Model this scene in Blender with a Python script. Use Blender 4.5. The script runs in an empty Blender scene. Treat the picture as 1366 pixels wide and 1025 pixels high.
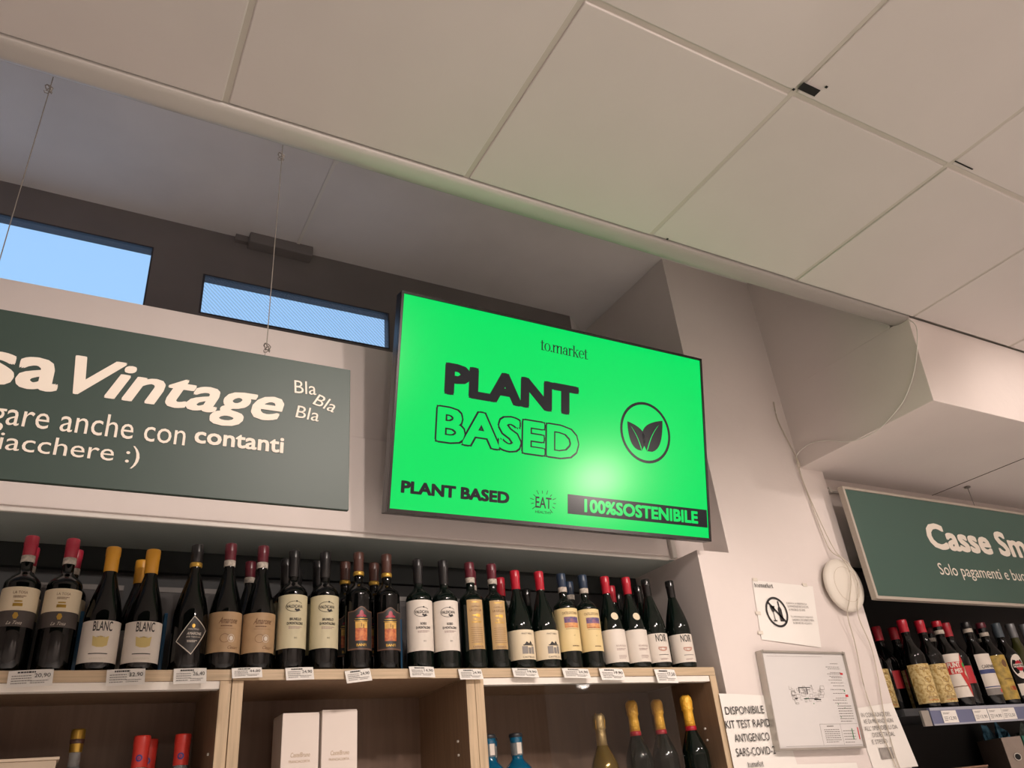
import bpy, bmesh, math, random
from mathutils import Vector, Matrix
random.seed(7)
S = bpy.context.scene
COL = S.collection
PI = math.pi
EYE = 1.6            # every height below is counted from eye level; all is lifted by EYE at the end

# ------------------------------------------------------------------ camera, world, lights, exposure
cam_d = bpy.data.cameras.new('camera')
cam = bpy.data.objects.new('camera', cam_d); COL.objects.link(cam)
R_ = Vector((0.876, -0.473, -0.089)); U_ = Vector((-0.161, -0.462, 0.872)); F_ = Vector((0.454, 0.750, 0.481))
R_ = Vector((0.8757, -0.4746, -0.0894)); 
F_.normalize(); R_ = (R_ - F_*R_.dot(F_)).normalized(); U_ = R_.cross(F_)
cam.matrix_world = Matrix(((R_.x, U_.x, -F_.x, 0), (R_.y, U_.y, -F_.y, 0), (R_.z, U_.z, -F_.z, 0), (0, 0, 0, 1)))
cam_d.sensor_width = 36; cam_d.lens = 1040.15/1366*36
cam_d.clip_start = .02
S.camera = cam

def lin(h):
    h = h.lstrip('#'); v = [int(h[i:i+2], 16)/255 for i in (0, 2, 4)]
    return tuple(((c+.055)/1.055)**2.4 if c > .04045 else c/12.92 for c in v) + (1,)

W = bpy.data.worlds.new('world'); S.world = W; W.use_nodes = True
bg = W.node_tree.nodes['Background']
bg.inputs[0].default_value = lin('#9dc8f8'); bg.inputs[1].default_value = 1.0

def lamp(name, loc, aim, power, size=70, blend=.6, rad=.04, col=(1, .86, .775)):
    d = bpy.data.lights.new(name, 'SPOT'); d.energy = power; d.spot_size = math.radians(size); d.spot_blend = blend
    d.shadow_soft_size = rad; d.color = col
    o = bpy.data.objects.new(name, d); COL.objects.link(o); o.location = loc
    o.rotation_euler = (Vector(aim)-Vector(loc)).to_track_quat('-Z', 'Y').to_euler()
    return o
def globe(name, loc, power, rad, col=(1, .86, .775)):
    d = bpy.data.lights.new(name, 'POINT'); d.energy = power; d.shadow_soft_size = rad; d.color = col
    o = bpy.data.objects.new(name, d); COL.objects.link(o); o.location = loc
    return o
# ceiling track spots of the shop (behind and above the photographer)
lamp('track_light', (.75, -.2, 1.45), (.15, 2.1, .25), 54, 80, .8)
lamp('track_light', (1.2, -.25, 1.45), (.8, 2.1, .25), 50, 80, .8)
lamp('track_light', (1.75, 0.05, 1.45), (1.6, 2.1, .05), 36, 54, .7)
lamp('track_light', (1.9, .0, 1.45), (2.45, 2.1, -.15), 55, 72, .9)
lamp('track_light', (3.3, .1, 1.45), (3.5, 2.1, .1), 44, 84, .6)
lamp('track_light', (-.4, -2.5, 1.45), (.7, 2.2, .6), 26, 60, .8)
# added fill spots, unseen: bounce off the floor lifts the ceiling
for x, y in ((-2, -2.5), (.5, -1.2), (2.6, -1.4), (5, -1.4), (1.5, -3.4), (4, -3.4)):
    lamp('bounce_fill', (x, y, 1.5), (x, y, -1.6), 250, 110, .5, .06)
# pendant lamp further back in the shop
lamp('track_light', (3.86, -1.5, .925), (1.45, 2.0, 1.0), 110, 17, .6, .07)

S.view_settings.view_transform = 'Standard'; S.view_settings.look = 'None'
S.view_settings.gamma = 1; S.view_settings.use_curve_mapping = False
S.view_settings.exposure = 0.28
S.cycles.max_bounces = 8; S.cycles.diffuse_bounces = 4; S.cycles.transparent_max_bounces = 12
S.cycles.caustics_reflective = False; S.cycles.caustics_refractive = False

# ------------------------------------------------------------------ materials
MATS = {}
def mat(key, hexc, rough=.6, metal=0, spec=.5, var=0, vscale=8, bump=0, bscale=60, stretch=(1, 1, 1), coat=0, emit=None, estr=0, trans=0, alpha=1, hex2=None):
    if key in MATS: return MATS[key]
    m = bpy.data.materials.new(key); m.use_nodes = True; nt = m.node_tree; b = nt.nodes['Principled BSDF']
    b.inputs['Base Color'].default_value = lin(hexc); b.inputs['Roughness'].default_value = rough
    b.inputs['Metallic'].default_value = metal; b.inputs['Specular IOR Level'].default_value = spec
    b.inputs['Coat Weight'].default_value = coat; b.inputs['Transmission Weight'].default_value = trans
    b.inputs['Alpha'].default_value = alpha
    if emit: b.inputs['Emission Color'].default_value = lin(emit); b.inputs['Emission Strength'].default_value = estr
    if var or bump:
        tc = nt.nodes.new('ShaderNodeTexCoord'); mp = nt.nodes.new('ShaderNodeMapping')
        mp.inputs['Scale'].default_value = stretch; nt.links.new(tc.outputs['Object'], mp.inputs['Vector'])
    if var:
        n = nt.nodes.new('ShaderNodeTexNoise'); n.inputs['Scale'].default_value = vscale; n.inputs['Detail'].default_value = 5
        nt.links.new(mp.outputs[0], n.inputs['Vector'])
        r = nt.nodes.new('ShaderNodeValToRGB'); c = lin(hexc)
        c2 = lin(hex2) if hex2 else tuple(max(0, x*(1-var)) for x in c[:3]) + (1,)
        r.color_ramp.elements[0].color = c2; r.color_ramp.elements[1].color = c
        r.color_ramp.elements[0].position = .35; r.color_ramp.elements[1].position = .62
        nt.links.new(n.outputs['Fac'], r.inputs['Fac']); nt.links.new(r.outputs[0], b.inputs['Base Color'])
    if bump:
        n2 = nt.nodes.new('ShaderNodeTexNoise'); n2.inputs['Scale'].default_value = bscale; n2.inputs['Detail'].default_value = 4
        nt.links.new(mp.outputs[0], n2.inputs['Vector'])
        bp = nt.nodes.new('ShaderNodeBump'); bp.inputs['Strength'].default_value = bump; bp.inputs['Distance'].default_value = .004
        nt.links.new(n2.outputs['Fac'], bp.inputs['Height']); nt.links.new(bp.outputs[0], b.inputs['Normal'])
    MATS[key] = m
    return m

M_wall = mat('wall_paint', '#e4dad5', .75, var=.05, vscale=2, bump=.25, bscale=25)
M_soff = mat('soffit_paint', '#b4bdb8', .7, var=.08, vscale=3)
M_tile = mat('ceiling_metal', '#d4cdc9', .55, var=.03, vscale=3, bump=.05, bscale=8)
M_gap = mat('ceiling_grid', '#c4beb4', .6)
M_rail = mat('rail_paint', '#bcb7b2', .33, bump=.1, bscale=10)
M_rear = mat('rear_ceiling_paint', '#e9e4e2', .8, var=.10, vscale=2.2)
M_dark = mat('dark_wall_paint', '#7a7371', .8, var=.12, vscale=3)
M_floor = mat('floor_stone', '#cccac8', .5, var=.1, vscale=3)
M_white = mat('white_trim', '#e6e1da', .5)
M_oak_h = mat('oak_horizontal', '#cbb393', .5, var=.22, vscale=9, stretch=(.6, 8, 14), bump=.12, bscale=40)
M_oak_v = mat('oak_vertical', '#cbb393', .5, var=.22, vscale=9, stretch=(14, 8, .6), bump=.12, bscale=40)
M_oak_shade = mat('oak_inner_shaded', '#8a7059', .55, var=.18, vscale=8, stretch=(10, 10, .6))  # same oak darkened in colour for the shade inside the units
M_oak_in = mat('oak_back_shaded', '#6f5848', .55, var=.15, vscale=7, stretch=(10, 8, .5))  # back panel oak darker still, the interior's shade put into its colour
M_black = mat('black_plastic', '#161616', .3)
M_green = mat('green_sign_face', '#283d36', .45, var=.03, vscale=2)
M_cream = mat('sign_lettering', '#e5dccf', .6)
M_paper = mat('white_paper', '#eeeae4', .7, var=.02, vscale=6, bump=.15, bscale=7)
M_ink = mat('black_ink', '#2a2828', .6)
M_inkg = mat('grey_ink', '#85807c', .6)
M_red = mat('red_print', '#c8333a', .5)
M_grn = mat('green_print', '#3d8a58', .5)
M_steel = mat('steel', '#bdb7af', .35, metal=.6)
M_wire = mat('suspension_wire', '#8f8881', .4, metal=.7)
M_cable = mat('cable_plastic', '#cdc3b4', .5)
M_disc = mat('warm_white_plastic', '#e3dcd0', .45)
M_glassb = mat('dark_bottle_glass', '#050606', .06, spec=.45)
M_glassg = mat('green_bottle_glass', '#07110d', .06, spec=.45)
M_blue = mat('blue_divider_plastic', '#2c6690', .4)
M_caseblk = mat('dark_shelf_case', '#1c1918', .6)
M_gold = mat('gold_foil', '#efb63e', .3, metal=.2, bump=.9, bscale=140)
M_goldp = mat('gold_print', '#c9a24a', .35, metal=.6)

# ------------------------------------------------------------------ mesh helpers
class MB:
    def __init__(s): s.v = []; s.f = []; s.m = []; s.sm = []
    def add(s, vs, fs, mi=0, smooth=False):
        o = len(s.v); s.v += [tuple(v) for v in vs]
        for f in fs: s.f.append(tuple(i+o for i in f)); s.m.append(mi); s.sm.append(smooth)
        return s
    def box(s, x0, x1, y0, y1, z0, z1, mi=0, mbot=None, mleft=None, mright=None):
        vs = [(x, y, z) for z in (z0, z1) for y in (y0, y1) for x in (x0, x1)]
        fs = [(0, 2, 3, 1), (4, 5, 7, 6), (0, 1, 5, 4), (2, 6, 7, 3), (0, 4, 6, 2), (1, 3, 7, 5)]
        for k, f in enumerate(fs):
            m = mi
            if k == 0 and mbot is not None: m = mbot
            if k == 4 and mleft is not None: m = mleft
            if k == 5 and mright is not None: m = mright
            s.add(vs, [f], m)
        return s
    def lathe(s, prof, seg=24, mi=0, sharp=False, c=(0, 0, 0), axis='z'):
        vs = []
        for r, z in prof:
            for k in range(seg):
                a = 2*PI*k/seg
                if axis == 'z': vs.append((c[0]+r*math.cos(a), c[1]+r*math.sin(a), c[2]+z))
                else: vs.append((c[0]+r*math.cos(a), c[1]-z, c[2]+r*math.sin(a)))
        fs = []
        for i in range(len(prof)-1):
            for k in range(seg):
                k2 = (k+1) % seg
                fs.append((i*seg+k, i*seg+k2, (i+1)*seg+k2, (i+1)*seg+k))
        s.add(vs, fs, mi, not sharp)
        n = len(prof)
        s.add([vs[k] for k in range(seg)][::-1], [tuple(range(seg))], mi)
        s.add([vs[(n-1)*seg+k] for k in range(seg)], [tuple(range(seg))], mi)
        return s
    def tube(s, pts, r, seg=6, mi=0):
        P = [Vector(p) for p in pts]; rings = []
        for i, p in enumerate(P):
            t = (P[min(i+1, len(P)-1)]-P[max(i-1, 0)]).normalized()
            a = t.cross(Vector((0, 0, 1)))
            if a.length < .05: a = t.cross(Vector((1, 0, 0)))
            a.normalize(); b = t.cross(a)
            rings.append([p+r*(math.cos(2*PI*k/seg)*a+math.sin(2*PI*k/seg)*b) for k in range(seg)])
        vs = [v for g in rings for v in g]; fs = []
        for i in range(len(P)-1):
            for k in range(seg):
                k2 = (k+1) % seg; fs.append((i*seg+k, i*seg+k2, (i+1)*seg+k2, (i+1)*seg+k))
        s.add(vs, fs, mi, True)
        s.add(rings[0], [tuple(range(seg))], mi); s.add(rings[-1], [tuple(range(seg))], mi)
        return s
    def build(s, name, mats, parent=None, bevel=0):
        me = bpy.data.meshes.new(name); me.from_pydata(s.v, [], s.f)
        if not isinstance(mats, (list, tuple)): mats = [mats]
        for m in mats: me.materials.append(m)
        me.polygons.foreach_set('material_index', s.m); me.polygons.foreach_set('use_smooth', s.sm)
        bm = bmesh.new(); bm.from_mesh(me); bmesh.ops.remove_doubles(bm, verts=bm.verts, dist=1e-6)
        if bevel:
            bmesh.ops.recalc_face_normals(bm, faces=bm.faces)
            bmesh.ops.bevel(bm, geom=[e for e in bm.edges if len(e.link_faces) == 2 and e.calc_face_angle(0) > .6], offset=bevel, segments=2, affect='EDGES', profile=.5)
        bmesh.ops.recalc_face_normals(bm, faces=bm.faces)
        bm.to_mesh(me); bm.free(); me.update()
        o = bpy.data.objects.new(name, me); COL.objects.link(o)
        if parent: o.parent = parent
        return o
def B(*a, **k): return MB().box(*a, **k)
def empty(name, loc=(0, 0, 0), rot=(0, 0, 0)):
    o = bpy.data.objects.new(name, None); COL.objects.link(o); o.location = loc; o.rotation_euler = rot; o.empty_display_size = .05
    return o
def tag(o, label, cat, group=None):
    o['label'] = label; o['category'] = cat
    if group: o['group'] = group
    return o
def struct(o, label=None, cat=None):
    o['kind'] = 'structure'
    if label: o['label'] = label
    o['category'] = cat or 'structure'
    return o
def copy_tree(o, parent=None):
    c = o.copy(); COL.objects.link(c)
    if parent: c.parent = parent
    for ch in list(o.children): copy_tree(ch, c)
    return c

# ---- lettering: triangulated text outlines as flat print
_tc = {}
class FS(list):      # faces of a heavy letter: copies of per vertices, each laid a hair over the one before
    per = 0
LAY = 2.5e-5
def glyphs(body, bold=0, shear=0, spacing=1.0):
    k = (body, bold, shear, spacing)
    if k in _tc: return _tc[k]
    c = bpy.data.curves.new('t', 'FONT'); c.body = body; c.shear = shear; c.resolution_u = 3; c.space_character = spacing
    c.fill_mode = 'FRONT'
    o = bpy.data.objects.new('t', c); me = bpy.data.meshes.new_from_object(o)
    vs = [(v.co.x, v.co.y) for v in me.vertices]; fs = [tuple(p.vertices) for p in me.polygons]
    bpy.data.objects.remove(o); bpy.data.curves.remove(c); bpy.data.meshes.remove(me)
    if bold:      # heavier weight: the outline thickened in eight directions
        v0, f0 = vs, fs; vs = []; fs = FS(); fs.per = len(v0)
        for dx, dy in ((-1, -1), (0, -1), (1, -1), (-1, 0), (0, 0), (1, 0), (-1, 1), (0, 1), (1, 1)):
            o_ = len(vs); q = .85 if dx and dy else 1
            vs += [(x+dx*bold*q, y+dy*bold*q) for x, y in v0]; fs += [tuple(i+o_ for i in f) for f in f0]
    _tc[k] = (vs, fs); return vs, fs
def bbox(vs):
    xs = [v[0] for v in vs]; ys = [v[1] for v in vs]
    return min(xs), max(xs), min(ys), max(ys)
def fit(body, x0, x1, z0, z1, bold=0, shear=0, ref=None, side='l', spacing=1.0):
    """text placed so that ref (a leading or trailing piece of it) fills the given box"""
    vs, fs = glyphs(body, bold, shear, spacing)
    a = bbox(vs)
    if ref and ref != body:
        b = bbox(glyphs(ref, bold, shear, spacing)[0]); sx = (x1-x0)/(b[1]-b[0]); sz = (z1-z0)/(b[3]-b[2])
        ox = x0-a[0]*sx if side == 'l' else x1-a[1]*sx
        oz = z0-b[2]*sz
    else:
        sx = (x1-x0)/(a[1]-a[0]); sz = (z1-z0)/(a[3]-a[2]); ox = x0-a[0]*sx; oz = z0-a[2]*sz
    return [(v[0]*sx+ox, v[1]*sz+oz) for v in vs], fs
def rot2(vs, c, ang):
    ca, sa = math.cos(ang), math.sin(ang)
    return [(c[0]+(x-c[0])*ca-(z-c[1])*sa, c[1]+(x-c[0])*sa+(z-c[1])*ca) for x, z in vs]
def flat(mb, vf, y, mi=0):
    vs, fs = vf; per = getattr(fs, 'per', 0) or 10**9; mb.add([(p[0], y-LAY*(i//per), p[1]) for i, p in enumerate(vs)], fs, mi); return mb
def cyl(mb, vf, r, mi=0, rot=0):
    vs, fs, ks = strips(vf); mb.add([((r+LAY*k)*math.sin(x/r+rot), -(r+LAY*k)*math.cos(x/r+rot), z) for (x, z), k in zip(vs, ks)], fs, mi); return mb
def strips(vf, st=.0045):
    """cut wide faces into narrow upright strips so that they can follow the curve of a bottle"""
    vs, fs = vf; ov = []; of = []; ks = []; per = getattr(fs, 'per', 0) or 10**9
    def clip(P, x, keep_right):
        out = []
        for i in range(len(P)):
            a, b = P[i-1], P[i]; ia = (a[0] >= x) == keep_right; ib = (b[0] >= x) == keep_right
            if ia != ib: t = (x-a[0])/(b[0]-a[0]); out.append((x, a[1]+(b[1]-a[1])*t))
            if ib: out.append(b)
        return out
    for f in fs:
        P = [tuple(vs[i]) for i in f]; xa = min(p[0] for p in P); xb = max(p[0] for p in P)
        if xb-xa <= st*1.3: o = len(ov); ov += P; ks += [f[0]//per]*len(P); of.append(tuple(range(o, o+len(P)))); continue
        k = math.floor(xa/st)
        while k*st < xb:
            Q = P
            if k*st > xa: Q = clip(Q, k*st, True)
            if Q and (k+1)*st < xb: Q = clip(Q, (k+1)*st, False)
            if len(Q) >= 3: o = len(ov); ov += Q; ks += [f[0]//per]*len(Q); of.append(tuple(range(o, o+len(Q))))
            k += 1
    return ov, of, ks
def rect(x0, x1, z0, z1): return ([(x0, z0), (x1, z0), (x1, z1), (x0, z1)], [(0, 1, 2, 3)])
def poly(pts): return (list(pts), [tuple(range(len(pts)))])
def ell(cx, cz, rx, rz, n=20): return poly([(cx+rx*math.cos(2*PI*k/n), cz+rz*math.sin(2*PI*k/n)) for k in range(n)])
def ring(cx, cz, rx, rz, ix, iz, n=28, a0=0, a1=2*PI):
    vs = []; fs = []
    for k in range(n+1):
        a = a0+(a1-a0)*k/n; vs += [(cx+rx*math.cos(a), cz+rz*math.sin(a)), (cx+ix*math.cos(a), cz+iz*math.sin(a))]
    for k in range(n): fs.append((2*k, 2*k+2, 2*k+3, 2*k+1))
    return vs, fs
def seg2(x0, z0, x1, z1, w):
    d = Vector((x1-x0, z1-z0)).normalized(); n = (-d.y*w/2, d.x*w/2)
    return poly([(x0+n[0], z0+n[1]), (x0-n[0], z0-n[1]), (x1-n[0], z1-n[1]), (x1+n[0], z1+n[1])])
def join2(parts):
    vs = []; fs = []
    for v, f in parts:
        o = len(vs); vs += v; fs += [tuple(i+o for i in q) for q in f]
    return vs, fs
def fitto(vf, x0, x1, z0, z1):
    vs, fs = vf; a = bbox(vs); sx = (x1-x0)/(a[1]-a[0]); sz = (z1-z0)/(a[3]-a[2])
    return [((x-a[0])*sx+x0, (z-a[2])*sz+z0) for x, z in vs], fs
def serif_logo(x0, x1, z0, z1):
    """to.market in a narrow serif letter"""
    P = []; X = [0]
    def g(w, parts):
        for v, f in parts: P.append(([(x+X[0], z) for x, z in v], f))
        X[0] += w
    st = lambda x, z0=0, z1=1, w=.17: rect(x, x+w, z0, z1)
    sf = lambda x0, x1, z: rect(x0, x1, z, z+.06)
    g(.50, [st(.12, 0, 1.28), rect(0, .48, .93, 1), ring(.38, .16, .26, .16, .12, .08, 8, PI, 1.8*PI)])
    g(.86, [ring(.42, .5, .42, .52, .25, .46)])
    g(.24, [ell(.1, .1, .11, .11, 10)])
    g(1.42, [st(.1), st(.62), st(1.14), sf(0, .38, 0), sf(.52, .9, 0), sf(1.04, 1.42, 0), sf(0, .2, .94),
            ring(.50, .68, .29, .32, .14, .24, 8, 0, .95*PI), ring(1.02, .68, .29, .32, .14, .24, 8, 0, .95*PI)])
    g(.80, [st(.5, .05, .8), ring(.40, .68, .27, .32, .11, .25, 8, 0, PI*.95), ring(.34, .28, .32, .28, .16, .21, 14), sf(.5, .8, 0), ell(.17, .72, .09, .09, 8)])
    g(.62, [st(.1), sf(0, .4, 0), sf(0, .2, .94), ring(.42, .68, .26, .32, .13, .22, 8, .25*PI, PI), ell(.55, .86, .1, .1, 8)])
    g(.84, [st(.1, 0, 1.45), sf(0, .36, 0), sf(0, .2, 1.39), seg2(.2, .45, .68, .97, .06), seg2(.36, .6, .74, .0, .17), sf(.5, .9, 0), sf(.5, .84, .94)])
    g(.80, [ring(.42, .5, .40, .52, .24, .45, 22, 0, 1.78*PI), rect(.2, .80, .5, .57)])
    g(.50, [st(.12, 0, 1.28), rect(0, .48, .93, 1), ring(.38, .16, .26, .16, .12, .08, 8, PI, 1.8*PI)])
    return fitto(join2(P), x0, x1, z0, z1)
def scribble(x0, x1, z0, z1, rows, rng, fill=.55):
    """lines of print too small to read in the photograph, as broken bars"""
    P = []; h = (z1-z0)/rows
    for r in range(rows):
        z = z1-(r+.5)*h; x = x0
        xe = x0+(x1-x0)*(1 if r < rows-1 else .8)
        while x < xe:
            w = (x1-x0)*rng.uniform(.05, .15); P.append(rect(x, min(x+w, xe), z-h*fill/2, z+h*fill/2)); x += w+(x1-x0)*.025
    return join2(P)

# ================================================================== THE SETTING
PW = 2.1             # depth of the shelving fronts and of the pillar face
CZ = 1.54            # suspended ceiling
RZ = 2.17            # higher ceiling behind the rail
struct(B(-4, 7.5, -4.5, 3.0, -1.7, -1.6).build('floor', M_floor), 'pale stone shop floor')
struct(B(-4.1, -4, -4.5, 3.0, -1.6, 2.3).build('wall_left', M_wall))
struct(B(7.5, 7.6, -4.5, 3.0, -1.6, 2.3).build('wall_right', M_wall))
struct(B(-4, 7.5, -4.6, -4.5, -1.6, 2.3).build('wall_rear', M_wall))

# suspended ceiling: square metal pans in a shallow grid
ceil = struct(empty('ceiling', (0, 0, CZ)), 'suspended ceiling of square off-white metal pans')
TX, TY = .637, .603
g = MB()
for i in range(-6, 12): g.box(.137+TX*i-.008, .137+TX*i+.008, -4.5, 1.41, .0035, .03)
for j in range(0, 10): g.box(-4, 7.5, 1.414-TY*j-.007-(.0 if j else .02), 1.414-TY*j+.007-(.0 if j else .02), .004, .03)
g.build('ceiling_grid', M_gap, ceil)
B(-4, 7.5, -4.5, 1.5, .03, .06).build('ceiling_back', M_gap, ceil)
tm = None
for i in range(-7, 11):
    for j in range(0, 9):
        x0 = .137+TX*i+.007; y1 = 1.414-TY*j-.007
        if x0 > 7.4 or y1 < -4.3: continue
        if tm is None:
            t = B(0, TX-.014, -(TY-.014), 0, 0, .022).build('ceiling_tile', M_tile, ceil, bevel=.0035); tm = t.data
        else:
            t = bpy.data.objects.new('ceiling_tile', tm); COL.objects.link(t); t.parent = ceil
        t.location = (x0, y1, (0, -.002, .0015, -.001)[(i*3+j*5) % 4])
        t.rotation_euler = (0, 0, ((i*7+j*3) % 5-2)*.0006)
# the dark missing corner and the thin slit beside the next joint
B(1.408, 1.468, .771, .792, -.0045, -.0032).build('ceiling_slot', mat('slot_dark', '#0f0e0e', .8), ceil)['label'] = 'small black rectangular slot cut in the ceiling joint'
B(2.046, 2.13, .786, .790, -.0045, -.0032).build('ceiling_slot', MATS['slot_dark'], ceil)['label'] = 'thin dark slit beside the ceiling joint'
for x, y in ((1.40, .798), (1.474, .757), (1.47, 1.399), (1.48, 1.425)):
    B(x-.003, x+.003, y-.003, y+.003, -.005, -.003).build('screw', MATS['slot_dark'], ceil)

# rounded edge rail where the suspended ceiling ends
prof = [(1.4125, CZ+.012), (1.4125, CZ-.001), (1.417, CZ-.0045), (1.430, CZ-.0065), (1.448, CZ-.007), (1.464, CZ-.006), (1.478, CZ-.002), (1.489, CZ+.005), (1.497, CZ+.014)]
rl = MB(); n = len(prof)
for a, b in ((-4, 2.672),):
    vs = [(x, y, z) for x in (a, b) for y, z in prof]
    rl.add(vs, [(k, k+1, n+k+1, n+k) for k in range(n-1)], 0, True)
    rl.add(vs, [tuple(range(n)), tuple(range(n, 2*n))], 0)
    rl.box(a, b, 1.4145, 1.4965, CZ+.012, CZ+.03)
trim = struct(rl.build('trim_1', M_rail), 'rounded pale edge rail of the suspended ceiling')
struct(B(-4, 2.67, 1.47, 1.50, CZ+.03, RZ).build('wall_upper', M_rear), 'upstand closing the gap above the ceiling rail')
# higher ceiling behind
c2 = struct(B(-4, 2.67, 1.47, 2.8, RZ, RZ+.08).build('ceiling', M_rear), 'greyish plastered ceiling strip behind the rail')
B(.598, .611, 1.50, 2.66, RZ-.006, RZ).build('joint_strip', M_white, c2)
B(.600, .616, 1.62, 2.1, RZ-.010, RZ-.006).build('joint_strip', M_white, c2)
# dark window wall
dw = MB()
WY0, WY1 = 2.66, 2.674
w1 = (-1.6, .0705, 1.62, 2.025); w2 = (.257, 1.025, 1.765, 1.952)
dw.box(-4, w1[0], WY0, WY1, 1.4, RZ); dw.box(w1[0], w1[1], WY0, WY1, w1[3], RZ); dw.box(w1[1], w2[0], WY0, WY1, 1.4, RZ)
dw.box(w2[0], w2[1], WY0, WY1, w2[3], RZ); dw.box(w2[0], w2[1], WY0, WY1, 1.4, w2[2]); dw.box(w1[0], w1[1], WY0, WY1, 1.4, w1[2]); dw.box(w2[1], 1.99, WY0, WY1, 1.4, RZ)
wb = struct(dw.build('wall_back', M_dark), 'dark grey window wall under the high ceiling')
B(.41, .668, 2.605, 2.66, RZ-.05, RZ).build('blind_box', M_dark, wb, bevel=.004)
B(.36, .41, 2.64, 2.66, RZ-.03, RZ).build('bracket', M_dark, wb)
cr = MB(); cr.add([(1.99, 2.66, 1.4), (2.15, 2.78, 1.4), (2.15, 2.80, 1.4), (1.99, 2.74, 1.4), (1.99, 2.66, RZ), (2.15, 2.78, RZ), (2.15, 2.80, RZ), (1.99, 2.74, RZ)],
       [(0, 1, 5, 4), (1, 2, 6, 5), (2, 3, 7, 6), (3, 0, 4, 7), (0, 3, 2, 1), (4, 5, 6, 7)]); struct(cr.build('wall_corner', M_rear))
def window(name, w, mesh_screen):
    r = struct(empty(name, (0, 0, 0)), None)
    f = MB(); t = .014
    t = .008; f.box(w[0], w[1], WY0+.001, WY0+.05, w[2], w[2]+t); f.box(w[0], w[1], WY0+.001, WY0+.05, w[3]-t*.6, w[3])
    f.box(w[0], w[0]+t, WY0+.001, WY0+.05, w[2]+t, w[3]-t*.6); f.box(w[1]-t*.6, w[1], WY0+.001, WY0+.05, w[2]+t, w[3]-t*.6)
    f.build('window_frame', mat('window_frame_dark', '#37343a', .5), r)
    g_ = B(w[0]+t, w[1]-t*.6, WY0+.005, WY0+.008, w[2]+t, w[3]-t*.6).build('pane', M_pane, r)
    if mesh_screen:
        s = B(w[0]+t, w[1]-t*.6, WY0+.010, WY0+.011, w[2]+t, w[3]-t*.6).build('insect_screen', M_screen, r)
    return r
M_pane = bpy.data.materials.new('window_glass'); M_pane.use_nodes = True
nt = M_pane.node_tree; nt.nodes.clear()
o_ = nt.nodes.new('ShaderNodeOutputMaterial'); mx = nt.nodes.new('ShaderNodeMixShader'); tr = nt.nodes.new('ShaderNodeBsdfTransparent'); gl = nt.nodes.new('ShaderNodeBsdfGlossy')
fr_ = nt.nodes.new('ShaderNodeFresnel'); fr_.inputs[0].default_value = 1.5; gl.inputs['Roughness'].default_value = .03; tr.inputs[0].default_value = (.97, .98, .98, 1)
hf = nt.nodes.new('ShaderNodeMath'); hf.operation = 'MULTIPLY'; hf.inputs[1].default_value = .6
nt.links.new(fr_.outputs[0], hf.inputs[0]); nt.links.new(hf.outputs[0], mx.inputs[0]); nt.links.new(tr.outputs[0], mx.inputs[1]); nt.links.new(gl.outputs[0], mx.inputs[2]); nt.links.new(mx.outputs[0], o_.inputs[0])
M_screen = bpy.data.materials.new('insect_mesh'); M_screen.use_nodes = True
nt = M_screen.node_tree; nt.nodes.clear()
o_ = nt.nodes.new('ShaderNodeOutputMaterial'); mx = nt.nodes.new('ShaderNodeMixShader'); tr = nt.nodes.new('ShaderNodeBsdfTransparent'); df = nt.nodes.new('ShaderNodeBsdfDiffuse')
df.inputs[0].default_value = lin('#8a8f98'); tc = nt.nodes.new('ShaderNodeTexCoord'); wv = nt.nodes.new('ShaderNodeTexWave'); wv.inputs['Scale'].default_value = 38; wv.inputs['Distortion'].default_value = .6
wv.bands_direction = 'DIAGONAL'
mt = nt.nodes.new('ShaderNodeMath'); mt.operation = 'MULTIPLY'; mt.inputs[1].default_value = .16
nt.links.new(tc.outputs['Object'], wv.inputs['Vector']); nt.links.new(wv.outputs['Fac'], mt.inputs[0]); nt.links.new(mt.outputs[0], mx.inputs[0])
nt.links.new(tr.outputs[0], mx.inputs[1]); nt.links.new(df.outputs[0], mx.inputs[2]); nt.links.new(mx.outputs[0], o_.inputs[0])
window('window_1', w1, False)['label'] = 'taller high window showing blue sky at far left'
window('window_2', w2, True)['label'] = 'low strip window with insect screen above the green sign'

# beige wall band over the wine niche (its top is the window sill, its underside the niche soffit)
BY = 2.226; SZ = .782
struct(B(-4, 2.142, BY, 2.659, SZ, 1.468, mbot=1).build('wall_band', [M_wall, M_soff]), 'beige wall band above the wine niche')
struct(B(-4, 1.955, BY-.006, BY+.006, SZ-.004, SZ+.008).build('trim_2', M_white, bevel=.003), 'thin pale edge bead along the niche lintel')
struct(B(-4, 1.955, BY-.008, BY-.0005, SZ+.012, 1.115).build('trim_3', M_wall, bevel=.003), 'lower proud half of the beige wall band')
# niche back and pillar
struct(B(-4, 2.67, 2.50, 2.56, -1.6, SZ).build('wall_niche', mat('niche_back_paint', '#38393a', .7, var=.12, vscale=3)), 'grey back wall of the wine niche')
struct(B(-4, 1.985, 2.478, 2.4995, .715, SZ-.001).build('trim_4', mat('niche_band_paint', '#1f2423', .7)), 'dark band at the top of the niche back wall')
pl = MB(); pl.box(2.142, 2.81, PW, 2.80, SZ, RZ); pl.box(1.985, 2.81, PW, 2.80, -1.6, SZ)
struct(pl.build('wall_pillar', M_wall), 'white plastered pillar between the two shelf walls')
struct(B(1.962, 1.984, 2.205, 2.225, SZ+.002, 1.3).build('trim_5', M_white, bevel=.003), 'white vertical corner bead under the screen')
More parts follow.
